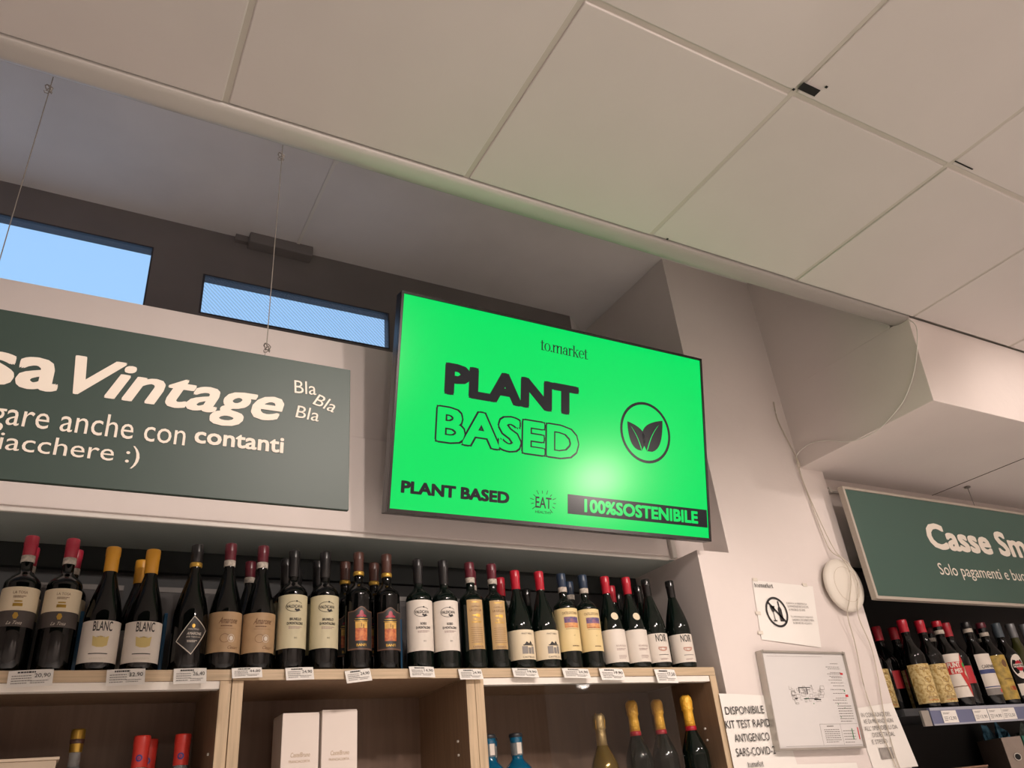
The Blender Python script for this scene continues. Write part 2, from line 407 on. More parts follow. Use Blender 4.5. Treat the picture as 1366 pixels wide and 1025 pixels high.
# right part: bulkhead, wall over the right shelves
bk = MB(); bk.add([(2.672, 1.445, 1.19), (7.5, 1.445, 1.19), (7.5, 2.163, 1.19), (2.672, 2.163, 1.19), (2.672, 1.419, CZ+.004), (7.5, 1.419, CZ+.004), (7.5, 2.163, CZ+.004), (2.672, 2.163, CZ+.004)],
       [(0, 3, 2, 1), (4, 5, 6, 7), (0, 1, 5, 4), (1, 2, 6, 5), (2, 3, 7, 6), (3, 0, 4, 7)]); bk.box(2.672, 7.5, 1.50, 2.163, CZ+.004, RZ+.08)
bko = struct(bk.build('wall_bulkhead', M_wall, bevel=.002), 'plastered bulkhead box under the ceiling at right')
B(3.657, 3.661, 1.446, 2.162, 1.188, 1.1905).build('joint', mat('joint_dark', '#6b6058', .8), bko)
struct(B(2.81, 7.5, 2.163, 2.80, SZ, 1.19).build('wall_right_band', M_wall), 'white wall strip above the right shelves')
struct(B(2.672, 7.5, 2.163, 2.80, 1.19, RZ+.08).build('wall_right_upper', M_wall))
struct(B(-4, 2.67, 2.80, 2.9, 1.3, RZ+.08).build('wall_outer', M_wall)) if False else None

# ================================================================== SHELVING, LEFT: three oak units
def unit(x0, x1, label, strip, glass):
    t = tag(empty('shelf_unit', (x0, PW, -1.6)), label, 'shelving', 'oak wine shelving units')
    w = x1-x0; p = .027; H = 1.6+.373
    B(0, p, 0, .38, 0, H-.0265, mright=1).build('side_panel', [M_oak_v, M_oak_shade], t, bevel=.0012)
    B(w-p, w, 0, .38, 0, H-.0265, mleft=1).build('side_panel', [M_oak_v, M_oak_shade], t, bevel=.0012)
    B(0, w, 0, .38, H-.026, H, mbot=1).build('top_board', [M_oak_h, M_oak_shade], t, bevel=.0012)
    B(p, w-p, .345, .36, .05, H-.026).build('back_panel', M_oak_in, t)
    for z in (.08, .45, 1.01, 1.545): B(p, w-p, .02, .345, z, z+.025).build('shelf_board', M_oak_h, t)
    if strip:
        B(p, w-p, .004, .03, H-.0445, H-.0265).build('top_track', mat('white_track', '#efe9e0', .4), t)['label'] = 'white sliding-door track under the top board'
    if glass:
        for i, (a, b) in enumerate(glass): B(a, b, .012+.008*i, .016+.008*i, 1.57, H-.0445).build('glass_door', M_pane, t)['label'] = 'clear sliding glass door'
    for s_, xx in ((1, p), (-1, w-p)):
        for z in (1.79, 1.755):
            o = MB().lathe([(.0035, 0), (.0035, .004)], 10, c=(0, 0, 0), axis='y').build('shelf_pin', M_white, t)
            o.location = (xx+.004*s_, .07, z); o.rotation_euler = (0, 0, PI/2)
    return t
unit(-.523, .384, 'oak shelf unit at left with white track and gold-capped bottle inside', True, None)
unit(.386, 1.048, 'open oak shelf unit in the middle holding two white cartons', False, None)
unit(1.049, 1.953, 'oak shelf unit beside the pillar with glass door and foil-topped bottles', True, [(.235, .715)])

# blue plastic dividers standing on the top between bottle rows
for x, l in ((.036, 'blue divider edge right of the two red-capped bottles'), (.227, 'blue divider edge right of the two yellow-capped bottles'), (.868, 'blue divider edge between picture-label and white-label bottles')):
    tag(B(x-.004, x+.004, 2.2, 2.46, .374, .53).build('divider', M_blue, bevel=.001), l, 'divider', 'blue dividers between the wine rows')
# grey cases behind the bottles in the niche
for a, b, l in ((-.12, .13, 'grey carton behind the yellow-capped bottles'), (.2, .42, 'grey carton with pale rim behind the diamond-label bottle'), (.93, 1.42, 'long grey carton behind the tan-label bottles')):
    e = tag(empty('carton', ((a+b)/2, 2.43, .374)), l, 'box'); w = (b-a)/2
    B(-w, w, -.03, .03, 0, .275).build('carton_body', mat('grey_carton', '#464343', .7), e)
    B(-w, w, -.032, -.0301, .262, .276).build('carton_rim', mat('pale_rim', '#6a6663', .6), e)

# ================================================================== BOTTLES
def bottle_profile(style, H, r, rn):
    if style == 'burgundy': z0, z1 = .40*H, .78*H
    elif style == 'tall_burgundy': z0, z1 = .42*H, .82*H
    elif style == 'champagne': z0, z1 = .44*H, .70*H
    elif style == 'vermouth': z0, z1 = .56*H, .80*H
    elif style == 'gin': z0, z1 = .56*H, .74*H
    else: z0, z1 = .615*H, .74*H
    p = [(r*.80, 0), (r-.003, .001), (r, .006), (r, z0*.5), (r, z0)]
    N = 12
    for k in range(1, N+1):
        t = k/N
        if style == 'bordeaux' or style == 'gin': f = (math.cos(t*PI/2)**.75)*(1-t)+(.5+.5*math.cos(PI*t))*t
        elif style == 'vermouth': f = .5+.5*math.cos(PI*t**.9)
        else: f = (1-t**1.45)*.72+.28*(.5+.5*math.cos(PI*t))
        p.append((rn+(r-rn)*max(0, f), z0+(z1-z0)*t))
    p += [(rn, H-.022), (rn+.0022, H-.020), (rn+.0022, H-.004), (rn+.0005, H)]
    return p
def label_patch(mb, r, z0, z1, half, mi=0, top=None, cx=0, n=14):
    """paper wrapped round the glass; half = half width in metres along the curve; top(u) gives the upper edge"""
    vs = []; fs = []
    for k in range(n+1):
        u = -1+2*k/n; a = (cx+u*half)/r
        zt = z1 if top is None else top(u); zb = z0
        for z in (zb, (zb+zt)/2, zt): vs.append((r*math.sin(a), -r*math.cos(a), z))
    for k in range(n):
        for q in (0, 1): fs.append((k*3+q, k*3+3+q, k*3+4+q, k*3+1+q))
    return mb.add(vs, fs, mi, True)
def make_bottle(style, H, r, glass, cap=None, band=None, ringcap=None, labels=(), prints=(), rn=.0128, name='wine_bottle'):
    """labels: (name, material, z0, z1, half, topfn, extra)   prints: (label index, material, list of flat shapes)"""
    t = empty(name)
    MB().lathe(bottle_profile(style, H, r, rn), 28).build('glass_body', glass, t)
    if cap:
        cm, cl = cap
        MB().lathe([(rn+.0008, H-cl), (rn+.0014, H-cl+.001), (rn+.0018, H-.024), (rn+.0027, H-.021), (rn+.0027, H-.0205), (rn+.0026, H-.003), (rn+.0015, H+.0005), (.004, H+.001)], 24).build('capsule', cm, t)
    if ringcap: MB().lathe([(rn+.0014, H-ringcap[1]-.012), (rn+.0028, H-ringcap[1]-.010), (rn+.0028, H-ringcap[1]-.002), (rn+.0014, H-ringcap[1])], 24).build('neck_ring', ringcap[0], t)
    if band: MB().lathe([(rn+.0016, H-band[1]-.014), (rn+.0019, H-band[1]-.0139), (rn+.0019, H-band[1]+.0019), (rn+.0016, H-band[1]+.002)], 24).build('neck_band', band[0], t)
    lo = []
    for L in labels:
        mb = MB()
        if callable(L[2]): L[2](mb)
        else: label_patch(mb, r+.0006, L[2], L[3], L[4], top=L[5] if len(L) > 5 else None)
        lo.append(mb.build(L[0], L[1], t))
    for li, m, shapes in prints:
        mb = MB()
        for s in shapes: cyl(mb, s, r+.0011)
        mb.build('print', m, lo[li])
    return t
rng = random.Random(3)
C_red = mat('capsule_red', '#a3283c', .35); C_bred = mat('capsule_bright_red', '#ac1b2d', .28); C_yel = mat('capsule_yellow', '#d79a2e', .35)
C_blk = mat('capsule_black', '#1c1b1c', .3); C_drd = mat('capsule_dark_red', '#5c1f2a', .3); C_brn = mat('capsule_brown', '#4c3029', .35); C_nav = mat('capsule_navy', '#243449', .35)
L_cream = mat('label_cream', '#dccdb0', .6); L_white = mat('label_white', '#dcd3c8', .6); L_tan = mat('label_tan', '#a98b68', .6, var=.08, vscale=60); L_beige = mat('label_beige', '#c6bd9d', .6)
L_blk = mat('label_black', '#2b2827', .45); L_brown = mat('label_brown', '#4a4340', .5); L_yel = mat('label_yellow', '#dcc691', .6); L_tan2 = mat('label_gold_tan', '#b59668', .5)
L_band = mat('neck_band_white', '#c9bfb2', .6, var=.4, vscale=150)
P_gold = M_goldp; P_pale = mat('pale_print', '#cfc5b8', .6); P_pink = mat('pink_grey_print', '#a58f8a', .6); P_org = mat('picture_orange', '#d5834a', .5, var=.5, vscale=90, hex2='#a04432'); P_sky = mat('picture_yellow', '#e3b45a', .5, var=.3, vscale=60)
P_blu = mat('picture_blue', '#4a4a78', .5, var=.5, vscale=110, hex2='#8a5a70'); P_or2 = mat('picture_peach', '#d99a62', .5, var=.3, vscale=90); P_brn = mat('brown_print', '#6f4f35', .6)

def twig_logo(z):      # oval vine emblem with a word across it
    return [([(x*1.2, z+(y-z)*1.25) for x, y in v], f) for v, f in twig0(z)]
def twig0(z):
    return [ring(0, z, .020, .0115, .0190, .0105, 24, .2*PI, 1.75*PI), fit('VALDICAVA', -.018, .018, z-.0035, z+.0035, .02), ell(.004, z+.011, .0022, .002, 8), ell(.0055, z-.0085, .003, .003, 8), ell(.009, z-.007, .0026, .0026, 8), ell(.002, z-.0065, .0022, .0022, 8)]
def mk(kind):
    b = None
    if kind == 'tosa':
        b = make_bottle('bordeaux', .317, .039, M_glassb, (C_red, .048), (L_band, .050), rn=.0130, labels=[('label', L_cream, .132, .186, .058), ('label', L_brown, .096, .1315, .058)],
            prints=[(0, P_brn, [fit('LA TOSA', -.014, .016, .170, .176), scribble(-.012, .014, .160, .166, 2, rng)]), (0, P_gold, [rect(-.010, .010, .141, .148), rect(-.008, .008, .151, .154)]),
                    (1, P_gold, [poly([(-.006, .120), (-.003, .127), (.003, .127), (.006, .120), (.003, .113), (-.003, .113)])]), (1, P_pale, [fit('La Tosa', -.016, .016, .1005, .108, 0, .5)])])
    if kind == 'blanc':
        b = make_bottle('burgundy', .3025, .042, M_glassb, (C_yel, .062), rn=.0148, labels=[('label', L_white, .018, .114, .058)],
            prints=[(0, M_ink, [fit('BLANC', -.020, .023, .089, .112, .012), rect(-.022, .020, .0365, .0385)]), (0, P_pale, [scribble(-.018, .018, .024, .029, 2, rng)]),
                    (0, mat('pale_gold_print', '#cdb878', .5), [poly([(-.018, .078), (-.009, .074), (0, .078), (.009, .074), (.018, .078), (.016, .056), (.006, .052), (-.006, .052), (-.016, .056)])]), (0, P_brn, [fit('PINOT BIANCO', -.009, .009, .0745, .077)])])
    if kind == 'diamond':
        def dia(k):
            def f(mb):
                vs = []; R = .042+.0006+k*.0004; N = 10
                for i in range(N+1):
                    u = -1+2*i/N; h = (1-abs(u))*(.047-k*.003)+.0001; a = (u*(.040-k*.003)+.004)/R
                    for z in (.082-h, .082+h): vs.append((R*math.sin(a), -R*math.cos(a), z+u*.014))
                mb.add(vs, [(2*i, 2*i+2, 2*i+3, 2*i+1) for i in range(N)], 0, True)
            return f
        b = make_bottle('burgundy', .322, .042, M_glassb, (C_blk, .048), ringcap=(P_gold, .048), labels=[('label_border', P_pale, dia(0)), ('label', L_blk, dia(1))],
            prints=[(1, P_gold, [ell(.004, .104, .004, .005, 10)]), (1, P_pale, [fit('AMARONE', -.010, .026, .082, .089, .02, .2), fit('della Valpolicella', -.011, .024, .075, .0795, 0, .3), scribble(-.008, .016, .064, .070, 2, rng), fit('MASTRO', -.008, .018, .094, .098)])])
    if kind == 'tan':
        b = make_bottle('burgundy', .331, .0415, M_glassb, (C_drd, .046), (L_band, .048), labels=[('label', L_tan, .042, .142, .060)],
            prints=[(0, P_brn, [fit('Amarone', -.022, .026, .112, .128, -.01, .6), rect(-.02, .024, .100, .1005), scribble(-.016, .02, .104, .109, 1, rng), ring(-.004, .076, .012, .011, .011, .010, 14), fit('Cesari', .004, .034, .050, .058, 0, .5)]),
                    (0, P_pale, [ell(.012, .076, .005, .006, 10), ring(.012, .076, .009, .010, .008, .009, 14)])])
    if kind in ('beige', 'rosso'):
        z0, z1 = (.054, .194) if kind == 'beige' else (.050, .193)
        b = make_bottle('bordeaux', .325 if kind == 'beige' else .322, .0385, M_glassb if kind == 'beige' else M_glassg, (C_blk, .075), labels=[('label', L_beige if kind == 'beige' else L_white, z0, z1, .058)],
            prints=[(0, M_ink, twig_logo(z0+.108)+[fit('BRUNELLO' if kind == 'beige' else 'ROSSO', -.012 if kind == 'beige' else -.006, .019 if kind == 'beige' else .012, z0+.071, z0+.078, .03), fit('DI MONTALCINO', -.019, .025, z0+.060, z0+.067, .03), fit('2015', .001, .009, z0+.024, z0+.028)]), (0, P_pink, [scribble(-.014, .022, z0+.049, z0+.056, 2, rng)])])
    if kind == 'arch':
        top = lambda u: .156 if abs(u) > .6 else .156+.012*(1+math.cos(PI*u/.6))/2
        top2 = lambda u: .153 if abs(u) > .6 else .153+.012*(1+math.cos(PI*u/.6))/2
        def inner(mb): label_patch(mb, .0370+.0009, .055, .153, .038, top=top2)
        b = make_bottle('bordeaux', .330, .0370, M_glassb, (C_brn, .056), ringcap=(P_gold, .056), labels=[('label_border', mat('bronze_border', '#6a4b3b', .5), .051, .156, .041, top), ('label', L_blk, inner)],
            prints=[(1, P_org, [rect(-.017, .017, .075, .108)]), (1, P_sky, [rect(-.017, .017, .1085, .126)]), (1, mat('castle_print', '#5a2b20', .6), [rect(-.001, .001, .112, .122), rect(.004, .007, .108, .118)]),
                    (1, P_gold, [fit('BANFI', -.014, .014, .060, .067, .02), rect(-.020, .020, .1275, .129), rect(-.018, .018, .133, .1345)]), (1, C_red, [ell(0, .148, .006, .009, 12), poly([(-.014, .142), (0, .150), (.014, .142), (.014, .139), (-.014, .139)])])])
    if kind == 'narrow':
        b = make_bottle('bordeaux', .321, .0385, M_glassg, (C_drd, .048), (L_band, .050), labels=[('label', L_tan2, .055, .199, .026)],
            prints=[(0, P_brn, [fit('CASTELLO', -.014, .016, .176, .180), fit('LA LECCIA', -.018, .020, .164, .171)]+[rect(-.018, .020, .074+.006*i, .0748+.006*i) for i in range(8)]+[fit('CHIANTI', -.014, .018, .058, .064)]),
                    (0, P_gold, [ell(.004, .152, .004, .005, 8), ell(.010, .151, .005, .006, 8), ell(-.006, .152, .007, .0015, 8), fit('GRAN', -.010, .010, .138, .143, .02), fit('SELEZIONE', -.014, .016, .130, .135, .02), rect(-.012, .014, .1905, .1925), rect(-.012, .014, .068, .0695)])])
    if kind == 'pinot':
        b = make_bottle('burgundy', .305, .042, M_glassg, (C_bred, .060), labels=[('label', L_cream, .026, .113, .060)],
            prints=[(0, M_ink, [fit('PINOT NERO', -.010, .026, .099, .1035), fit('CASTELLO', -.012, .030, .030, .035), rect(-.008, .028, .066, .069), poly([(-.004, .069), (.004, .078), (.012, .072), (.018, .080), (.024, .070)])]), (0, M_inkg, [rect(-.012, .006, .042, .064), rect(.008, .018, .042, .060), rect(.020, .030, .042, .064)])])
    if kind == 'landscape':
        b = make_bottle('bordeaux', .303, .0385, M_glassg, (C_nav, .045), (L_band, .047), labels=[('label', L_yel, .052, .184, .060)],
            prints=[(0, P_brn, [fit('CASTELGIOCONDO', -.026, .030, .164, .172), rect(-.02, .030, .1185, .1195), fit('2015', .004, .010, .097, .100), scribble(-.004, .026, .064, .069, 1, rng)]), (0, P_blu, [rect(-.022, .030, .138, .156)]), (0, P_or2, [rect(-.022, .030, .124, .138)]), (0, P_org, [rect(-.022, .030, .123, .126)])])
    if kind == 'oval':
        def ov(mb):
            R = .0345; vs = [(0, 0)]+[(math.cos(2*PI*k/18), math.sin(2*PI*k/18)) for k in range(18)]
            v3 = []
            for u, w in vs:
                z = .164+.0125*w; rr = rad_at(z)+.0012; a = .013*u/rr+.02; v3.append((rr*math.sin(a), -rr*math.cos(a), z))
            mb.add(v3, [(0, k+1, (k+1) % 18+1) for k in range(18)], 0, True)
        pr = bottle_profile('burgundy', .303, .0415, .0145)
        def rad_at(z):
            for (r0, a0), (r1, a1) in zip(pr, pr[1:]):
                if a0 <= z <= a1 and a1 > a0: return r0+(r1-r0)*(z-a0)/(a1-a0)
            return .03
        b = make_bottle('burgundy', .303, .0415, M_glassg, (C_bred, .058), labels=[('label', L_white, .018, .121, .060), ('neck_label', L_cream, ov)],
            prints=[(0, P_pink, [fit('BOURGOGNE', -.012, .026, .066, .071), scribble(-.012, .024, .054, .061, 2, rng), scribble(-.008, .022, .028, .040, 3, rng, .4)])])
    if kind == 'noir':
        b = make_bottle('tall_burgundy', .3005, .0415, M_glassg, (mat('capsule_gloss_black', '#141414', .18), .066), labels=[('label', L_white, .018, .110, .060)],
            prints=[(0, M_ink, [fit('NOIR', -.014, .026, .083, .107, .012), rect(-.012, .026, .040, .0415)]), (0, mat('pink_emblem', '#b98d7d', .6), [ring(.006, .062, .017, .010, .013, .007, 16, PI, 2*PI), rect(-.010, .024, .062, .066), ring(.007, .060, .010, .006, .008, .004, 12)]), (0, P_pink, [scribble(-.008, .02, .024, .030, 2, rng)])])
    return b
# kind, x, label, group
row = [
 ('tosa', -.100, 'dark wine bottle with red capsule and cream-and-black label, first from left'),
 ('tosa', -.012, 'dark wine bottle with red capsule and cream-and-black label, beside the blue divider'),
 ('blanc', .081, 'wine bottle with yellow capsule and white label, left one of the front pair'),
 ('blanc', .174, 'wine bottle with yellow capsule and white label, right one of the front pair'),
 ('diamond', .2795, 'black wine bottle with diamond-shaped black label and gold neck ring'),
 ('tan', .364, 'wine bottle with tan label and dark red capsule, next to the diamond label'),
 ('tan', .450, 'wine bottle with tan label and dark red capsule, next to the beige labels'),
 ('beige', .537, 'black-capped wine bottle with tall beige label, left one of the pair'),
 ('beige', .6235, 'black-capped wine bottle with tall beige label, right one of the pair'),
 ('arch', .7215, 'wine bottle with black arched sunset-picture label, left one of the pair'),
 ('arch', .807, 'wine bottle with black arched sunset-picture label, right one beside the blue divider'),
 ('rosso', .907, 'black-capped wine bottle with tall white vine-emblem label, left one of the pair'),
 ('rosso', .988, 'black-capped wine bottle with tall white vine-emblem label, right one of the pair'),
 ('narrow', 1.078, 'wine bottle with narrow tan-gold label and white neck band, left one of the pair'),
 ('narrow', 1.156, 'wine bottle with narrow tan-gold label and white neck band, right one of the pair'),
 ('pinot', 1.240, 'bright red capped wine bottle with castle drawing on cream label, left one'),
 ('pinot', 1.327, 'bright red capped wine bottle with castle drawing on cream label, right one'),
 ('landscape', 1.413, 'navy-capped wine bottle with yellow landscape label, left one of the pair'),
 ('landscape', 1.498, 'navy-capped wine bottle with yellow landscape label, right one of the pair'),
 ('oval', 1.590, 'red-capped wine bottle with small oval neck label above white label, left one'),
 ('oval', 1.676, 'red-capped wine bottle with small oval neck label above white label, right one'),
 ('noir', 1.762, 'slim black-necked wine bottle with white label, second from the pillar'),
 ('noir', 1.870, 'slim black-necked wine bottle with white label, nearest the pillar'),
]
proto = {}
TOP = .374
def place(kind, x, y, z, label, group, cat='bottle'):
    if kind not in proto: o = proto[kind] = mk2(kind) if kind in K2 else mk(kind)
    else: o = copy_tree(proto[kind])
    o.location = (x, y, z); tag(o, label, cat, group); return o
K2 = ()
for i, (k, x, l) in enumerate(row):
    o_b = place(k, x, 2.15+.0015*((i*5) % 4-1.5), TOP, l, 'front row of wine bottles on the shelf top')
    o_b.rotation_euler.z = -.30 if x > 1.7 else -.17 if x > .85 else (-.08 if x > .5 else 0)
back = [('tosa', -.098, 2.236, 'red-capped bottle hidden behind the first bottle from left'), ('tosa', .0, 2.238, 'red-capped bottle behind the second bottle from left'),
 ('blanc', .158, 2.25, 'yellow-capped bottle standing behind the pair of yellow-capped bottles'), ('tan', .448, 2.30, 'dark red capped bottle standing behind the tan-label pair'),
 ('beige', .535, 2.236, 'black-capped bottle directly behind the left beige-label bottle'), ('beige', .592, 2.330, 'black-capped bottle farthest back between the beige-label pair'),
 ('beige', .628, 2.236, 'black-capped bottle directly behind the right beige-label bottle'), ('arch', .712, 2.245, 'brown-capped bottle behind the left sunset-picture bottle'),
 ('arch', .80, 2.24, 'brown-capped bottle behind the right sunset-picture bottle'), ('narrow', 1.125, 2.232, 'dark red capped bottle behind the narrow tan-label pair'),
 ('pinot', 1.232, 2.238, 'bright red capped bottle behind the left castle-label bottle'), ('noir', 1.385, 2.335, 'black-necked bottle seen between the two castle-label bottles'),
 ('landscape', 1.497, 2.234, 'navy-capped bottle behind the two yellow-label bottles'), ('oval', 1.690, 2.258, 'red-capped bottle behind the oval-neck-label pair'),
 ('noir', 1.775, 2.337, 'silver-glinting black-necked bottle behind the oval-neck-label pair'), ('noir', 1.865, 2.325, 'dark bottle at the back left of the slim black-necked pair'),
 ('noir', 1.790, 2.235, 'slim black-necked bottle behind the second one from the pillar')]
for k, x, y, l in back: place(k, x, y, TOP, l, 'second row of wine bottles on the shelf top')

# bottles inside the oak units (shelf at -.03)
SB = -.0298
C_gfoil = mat('gold_cap', '#b08d3c', .3, metal=.7); C_or = mat('orange_red_wrap', '#d0392f', .4); P_pur = mat('violet_print', '#4c3a80', .5)
def clear_mat(key, hexc):
    m = mat(key, hexc, .03, spec=.6); b = m.node_tree.nodes['Principled BSDF']; b.inputs['Transmission Weight'].default_value = .75; return m
M_clear = clear_mat('clear_liquor_glass', '#dfe6e6'); M_gin = mat('blue_gin_glass', '#0d6c94', .05, coat=.4); M_gin.node_tree.nodes['Principled BSDF'].inputs['Transmission Weight'].default_value = .35
M_amber = mat('gold_bottle_glass', '#7d6424', .12, metal=.5, coat=.4)
g1 = make_bottle('bordeaux', .295, .037, M_clear, (C_gfoil, .050), ringcap=(C_brn, .020), labels=[('label', L_white, .05, .13, .05)], name='spirit_bottle')
g1.location = (.072, 2.25, SB); tag(g1, 'clear spirit bottle with gold screw cap in the left unit', 'bottle')
r1 = make_bottle('bordeaux', .275, .036, M_clear, (C_or, .070), labels=[('label', L_white, .05, .12, .05)], name='spirit_bottle', rn=.0165)
m_ = MB(); cyl(m_, ring(-.004, .225, .008, .008, .004, .004, 12), .0186); cyl(m_, ell(-.004, .225, .002, .002, 8), .0186); m_.build('print', P_pur, [c for c in r1.children if c.name.startswith('capsule')][0])
r1.location = (.213, 2.25, SB); tag(r1, 'spirit bottle with orange-red wrapped cap, front one of the close pair', 'bottle', 'orange-red capped bottles')
r2 = copy_tree(r1); r2.location = (.240, 2.335, SB); tag(r2, 'spirit bottle with orange-red wrapped cap, behind the front one', 'bottle', 'orange-red capped bottles')
r3 = copy_tree(r1); r3.location = (.306, 2.25, SB); tag(r3, 'spirit bottle with orange-red wrapped cap standing alone near the oak upright', 'bottle', 'orange-red capped bottles')
bx = tag(empty('carton', (-.2, 2.27, SB)), 'pale cardboard carton at the lower left edge of the left unit', 'box')
B(-.21, .235, -.1, .1, 0, .225).build('carton_body', mat('pale_carton', '#b9a893', .7), bx, bevel=.002); B(-.215, .24, -.103, .103, .225, .231).build('lid', mat('pale_carton_lid', '#cbb9a3', .6), bx, bevel=.001)
# two white gift cartons
for i, (x0, l, dz) in enumerate(((.537, 'tall white wine carton with gold script, left one of two', 0), (.641, 'tall white wine carton with gold script, right one of two', .005))):
    e = tag(empty('wine_carton', (x0+.0485, 2.25, SB)), l, 'box', 'white wine cartons')
    cb = B(-.0485, .0485, -.05, .05, 0, .308+dz).build('carton_body', mat('white_card', '#e6dbd2', .55, var=.02, vscale=10), e, bevel=.0015)
    B(-.047, .047, -.0485, .0485, .308+dz, .311+dz).build('lid', MATS['white_card'], e)
    pm = MB(); flat(pm, fit('CastelBruno', -.024, .026, .205, .216, 0, .2), -.0508); flat(pm, fit('FRANCIACORTA', -.028, .026, .192, .198), -.0508); pm.build('lettering', mat('faint_gold_print', '#bfa98c', .5), cb)
# blue gin bottles
def gin():
    t = make_bottle('gin', .235, .043, M_gin, None, rn=.017, name='gin_bottle')
    MB().lathe([(.0178, .180), (.0182, .181), (.0182, .226), (.0178, .227)], 24).build('neck_glass', M_clear, t)
    MB().lathe([(.0192, .229), (.0205, .230), (.0205, .238), (.0180, .241)], 24).build('stopper', mat('dark_stopper', '#2a2c30', .4), t)
    b = MB(); label_patch(b, .0185, .184, .226, .008); b.build('neck_label', L_white, t)
    lb = MB(); cyl(lb, ell(0, .075, .030, .030), .0437); lb.build('label', L_cream, t); return t
g = gin(); g.location = (1.158, 2.25, SB); tag(g, 'blue gin bottle half hidden by the oak upright', 'bottle', 'blue gin bottles')
g2 = copy_tree(g); g2.location = (1.210, 2.34, SB-.0); tag(g2, 'blue gin bottle standing behind the other two', 'bottle', 'blue gin bottles')
g3 = copy_tree(g); g3.location = (1.249, 2.25, SB); tag(g3, 'blue gin bottle with cream round label, rightmost of three', 'bottle', 'blue gin bottles')
# sparkling wine
def spark(glass, foil, redband, H=.32):
    t = make_bottle('champagne', H, .044, glass, None, rn=.0150, name='sparkling_wine_bottle')
    MB().lathe([(.0172, H-.092), (.0165, H-.060), (.0160, H-.045), (.0172, H-.042), (.0200, H-.038), (.0188, H-.033), (.0196, H-.026), (.0205, H-.014), (.0190, H-.003), (.0140, H+.003), (.006, H+.005)], 24).build('foil_capsule', foil, t)
    if redband: MB().lathe([(.0172, H-.104), (.0190, H-.1035), (.0186, H-.0905), (.0168, H-.090)], 24).build('neck_band', C_bred, t)
    w = MB()
    for k in range(4):
        a = k*PI/2+.3; w.tube([(.0195*math.cos(a), .0195*math.sin(a), H-.04), (.0213*math.cos(a+.1), .0213*math.sin(a+.1), H-.018), (.012*math.cos(a), .012*math.sin(a), H+.006)], .0011, 5)
    w.build('wire_cage', M_gold, t)
    lb = MB(); label_patch(lb, .0446, .03, .10, .05); lb.build('label', L_cream if redband else P_gold, t); return t
s0 = spark(M_amber, mat('pale_gold_foil', '#b49a6b', .35, metal=.7, bump=.4, bscale=240), False, .282); s0.location = (1.559, 2.25, SB); tag(s0, 'all-gold sparkling wine bottle, shorter, standing alone in the right unit', 'bottle')
s1 = spark(M_glassg, M_gold, True); s1.location = (1.704, 2.26, SB); tag(s1, 'sparkling wine with yellow-gold foil and red neck band, left of three', 'bottle', 'gold-foiled sparkling wines')
s2 = copy_tree(s1); s2.location = (1.803, 2.25, SB); tag(s2, 'sparkling wine with yellow-gold foil and red neck band, middle of three', 'bottle', 'gold-foiled sparkling wines')
s3 = copy_tree(s1); s3.location = (1.868, 2.175, SB); tag(s3, 'sparkling wine with yellow-gold foil and red neck band, beside the oak end panel', 'bottle', 'gold-foiled sparkling wines')

# price cards clipped to the front edge of the oak tops
def price_card(x0, x1, z0, z1, tilt, price, label, lean=.012):
    w = x1-x0; h = z1-z0
    t = tag(empty('price_card', ((x0+x1)/2, PW-.004, (z0+z1)/2), (0, -tilt, 0)), label, 'price tag', 'paper price cards on the shelf edge')
    b = MB(); N = 4
    vs = [(-w/2+w*i/N, -(lean if lean else 0)*(1-q)-.001*math.sin(PI*i/N)-.002, -h/2+h*q) for q in (0, 1) for i in range(N+1)]
    vb = [(x, y+.0008, z) for x, y, z in vs]; n = N+1
    fs = [(i, i+1, n+i+1, n+i) for i in range(N)]; b.add(vs, fs); b.add(vb, [f[::-1] for f in fs])
    c = b.build('card', M_paper, t)
    def yy(z): return -(lean)*(.5-z/h)-.0045
    def slant(vf, mb):
        vv, ff = vf; mb.add([(x, yy(z), z) for x, z in vv], ff)
    m1 = MB(); slant(fit(price, w*.08, w*.44, -h*.02, h*.26), m1); slant(scribble(-w*.3, w*.2, h*.3, h*.42, 1, rng, .8), m1); m1.build('price_print', M_ink, c)
    m2 = MB(); slant(scribble(-w*.42, w*.02, -h*.36, h*.22, 4, rng, .35), m2); slant(scribble(-w*.0, w*.4, -h*.36, -h*.12, 2, rng, .35), m2); m2.build('small_print', M_inkg, c)
    B(-w*.5, w*.5, -.0025, .0035, h*.47, h*.50).build('clip', M_clear, t)
    return t
P_ = [
 (0.05, '20,90', 'price card below the two bottles with cream-and-black labels'),
 (0.04, '32,90', 'price card below the yellow-capped pair'),
 (0.02, '26,40', 'price card below the diamond-label bottle'),
 (0.03, '44,00', 'price card below the tan-label pair'),
 (0.03, '24,90', 'price card below the beige-label pair'),
 (0.1, '24,90', 'price card tilted upwards below the sunset-picture pair'),
 (-0.02, '14,90', 'price card below the white vine-emblem pair'),
 (0.0, '24,90', 'price card below the narrow tan-label pair'),
 (-0.03, '19,90', 'leaning price card below the castle-label pair'),
 (-0.03, '24,90', 'leaning price card below the yellow landscape-label pair'),
 (-0.02, '19,90', 'price card below the oval-neck-label pair'),
 (-0.02, '17,50', 'price card below the two bottles nearest the pillar'),
]
# the cards in metres along the shelf front: x = left, right edge, z = lower, upper edge
CARDS = [(-.088, -.002, .336, .373), (.105, .186, .336, .374), (.248, .322, .338, .375), (.381, .453, .350, .376), (.512, .583, .344, .376), (.668, .737, .337, .370), (.847, .920, .347, .377), (.995, 1.068, .340, .370), (1.168, 1.252, .344, .371), (1.340, 1.435, .340, .370), (1.475, 1.565, .333, .369), (1.690, 1.773, .322, .366)]
for c_, p_ in zip(CARDS, P_): price_card(c_[0], c_[1], c_[2], c_[3], p_[0], p_[1], p_[2])

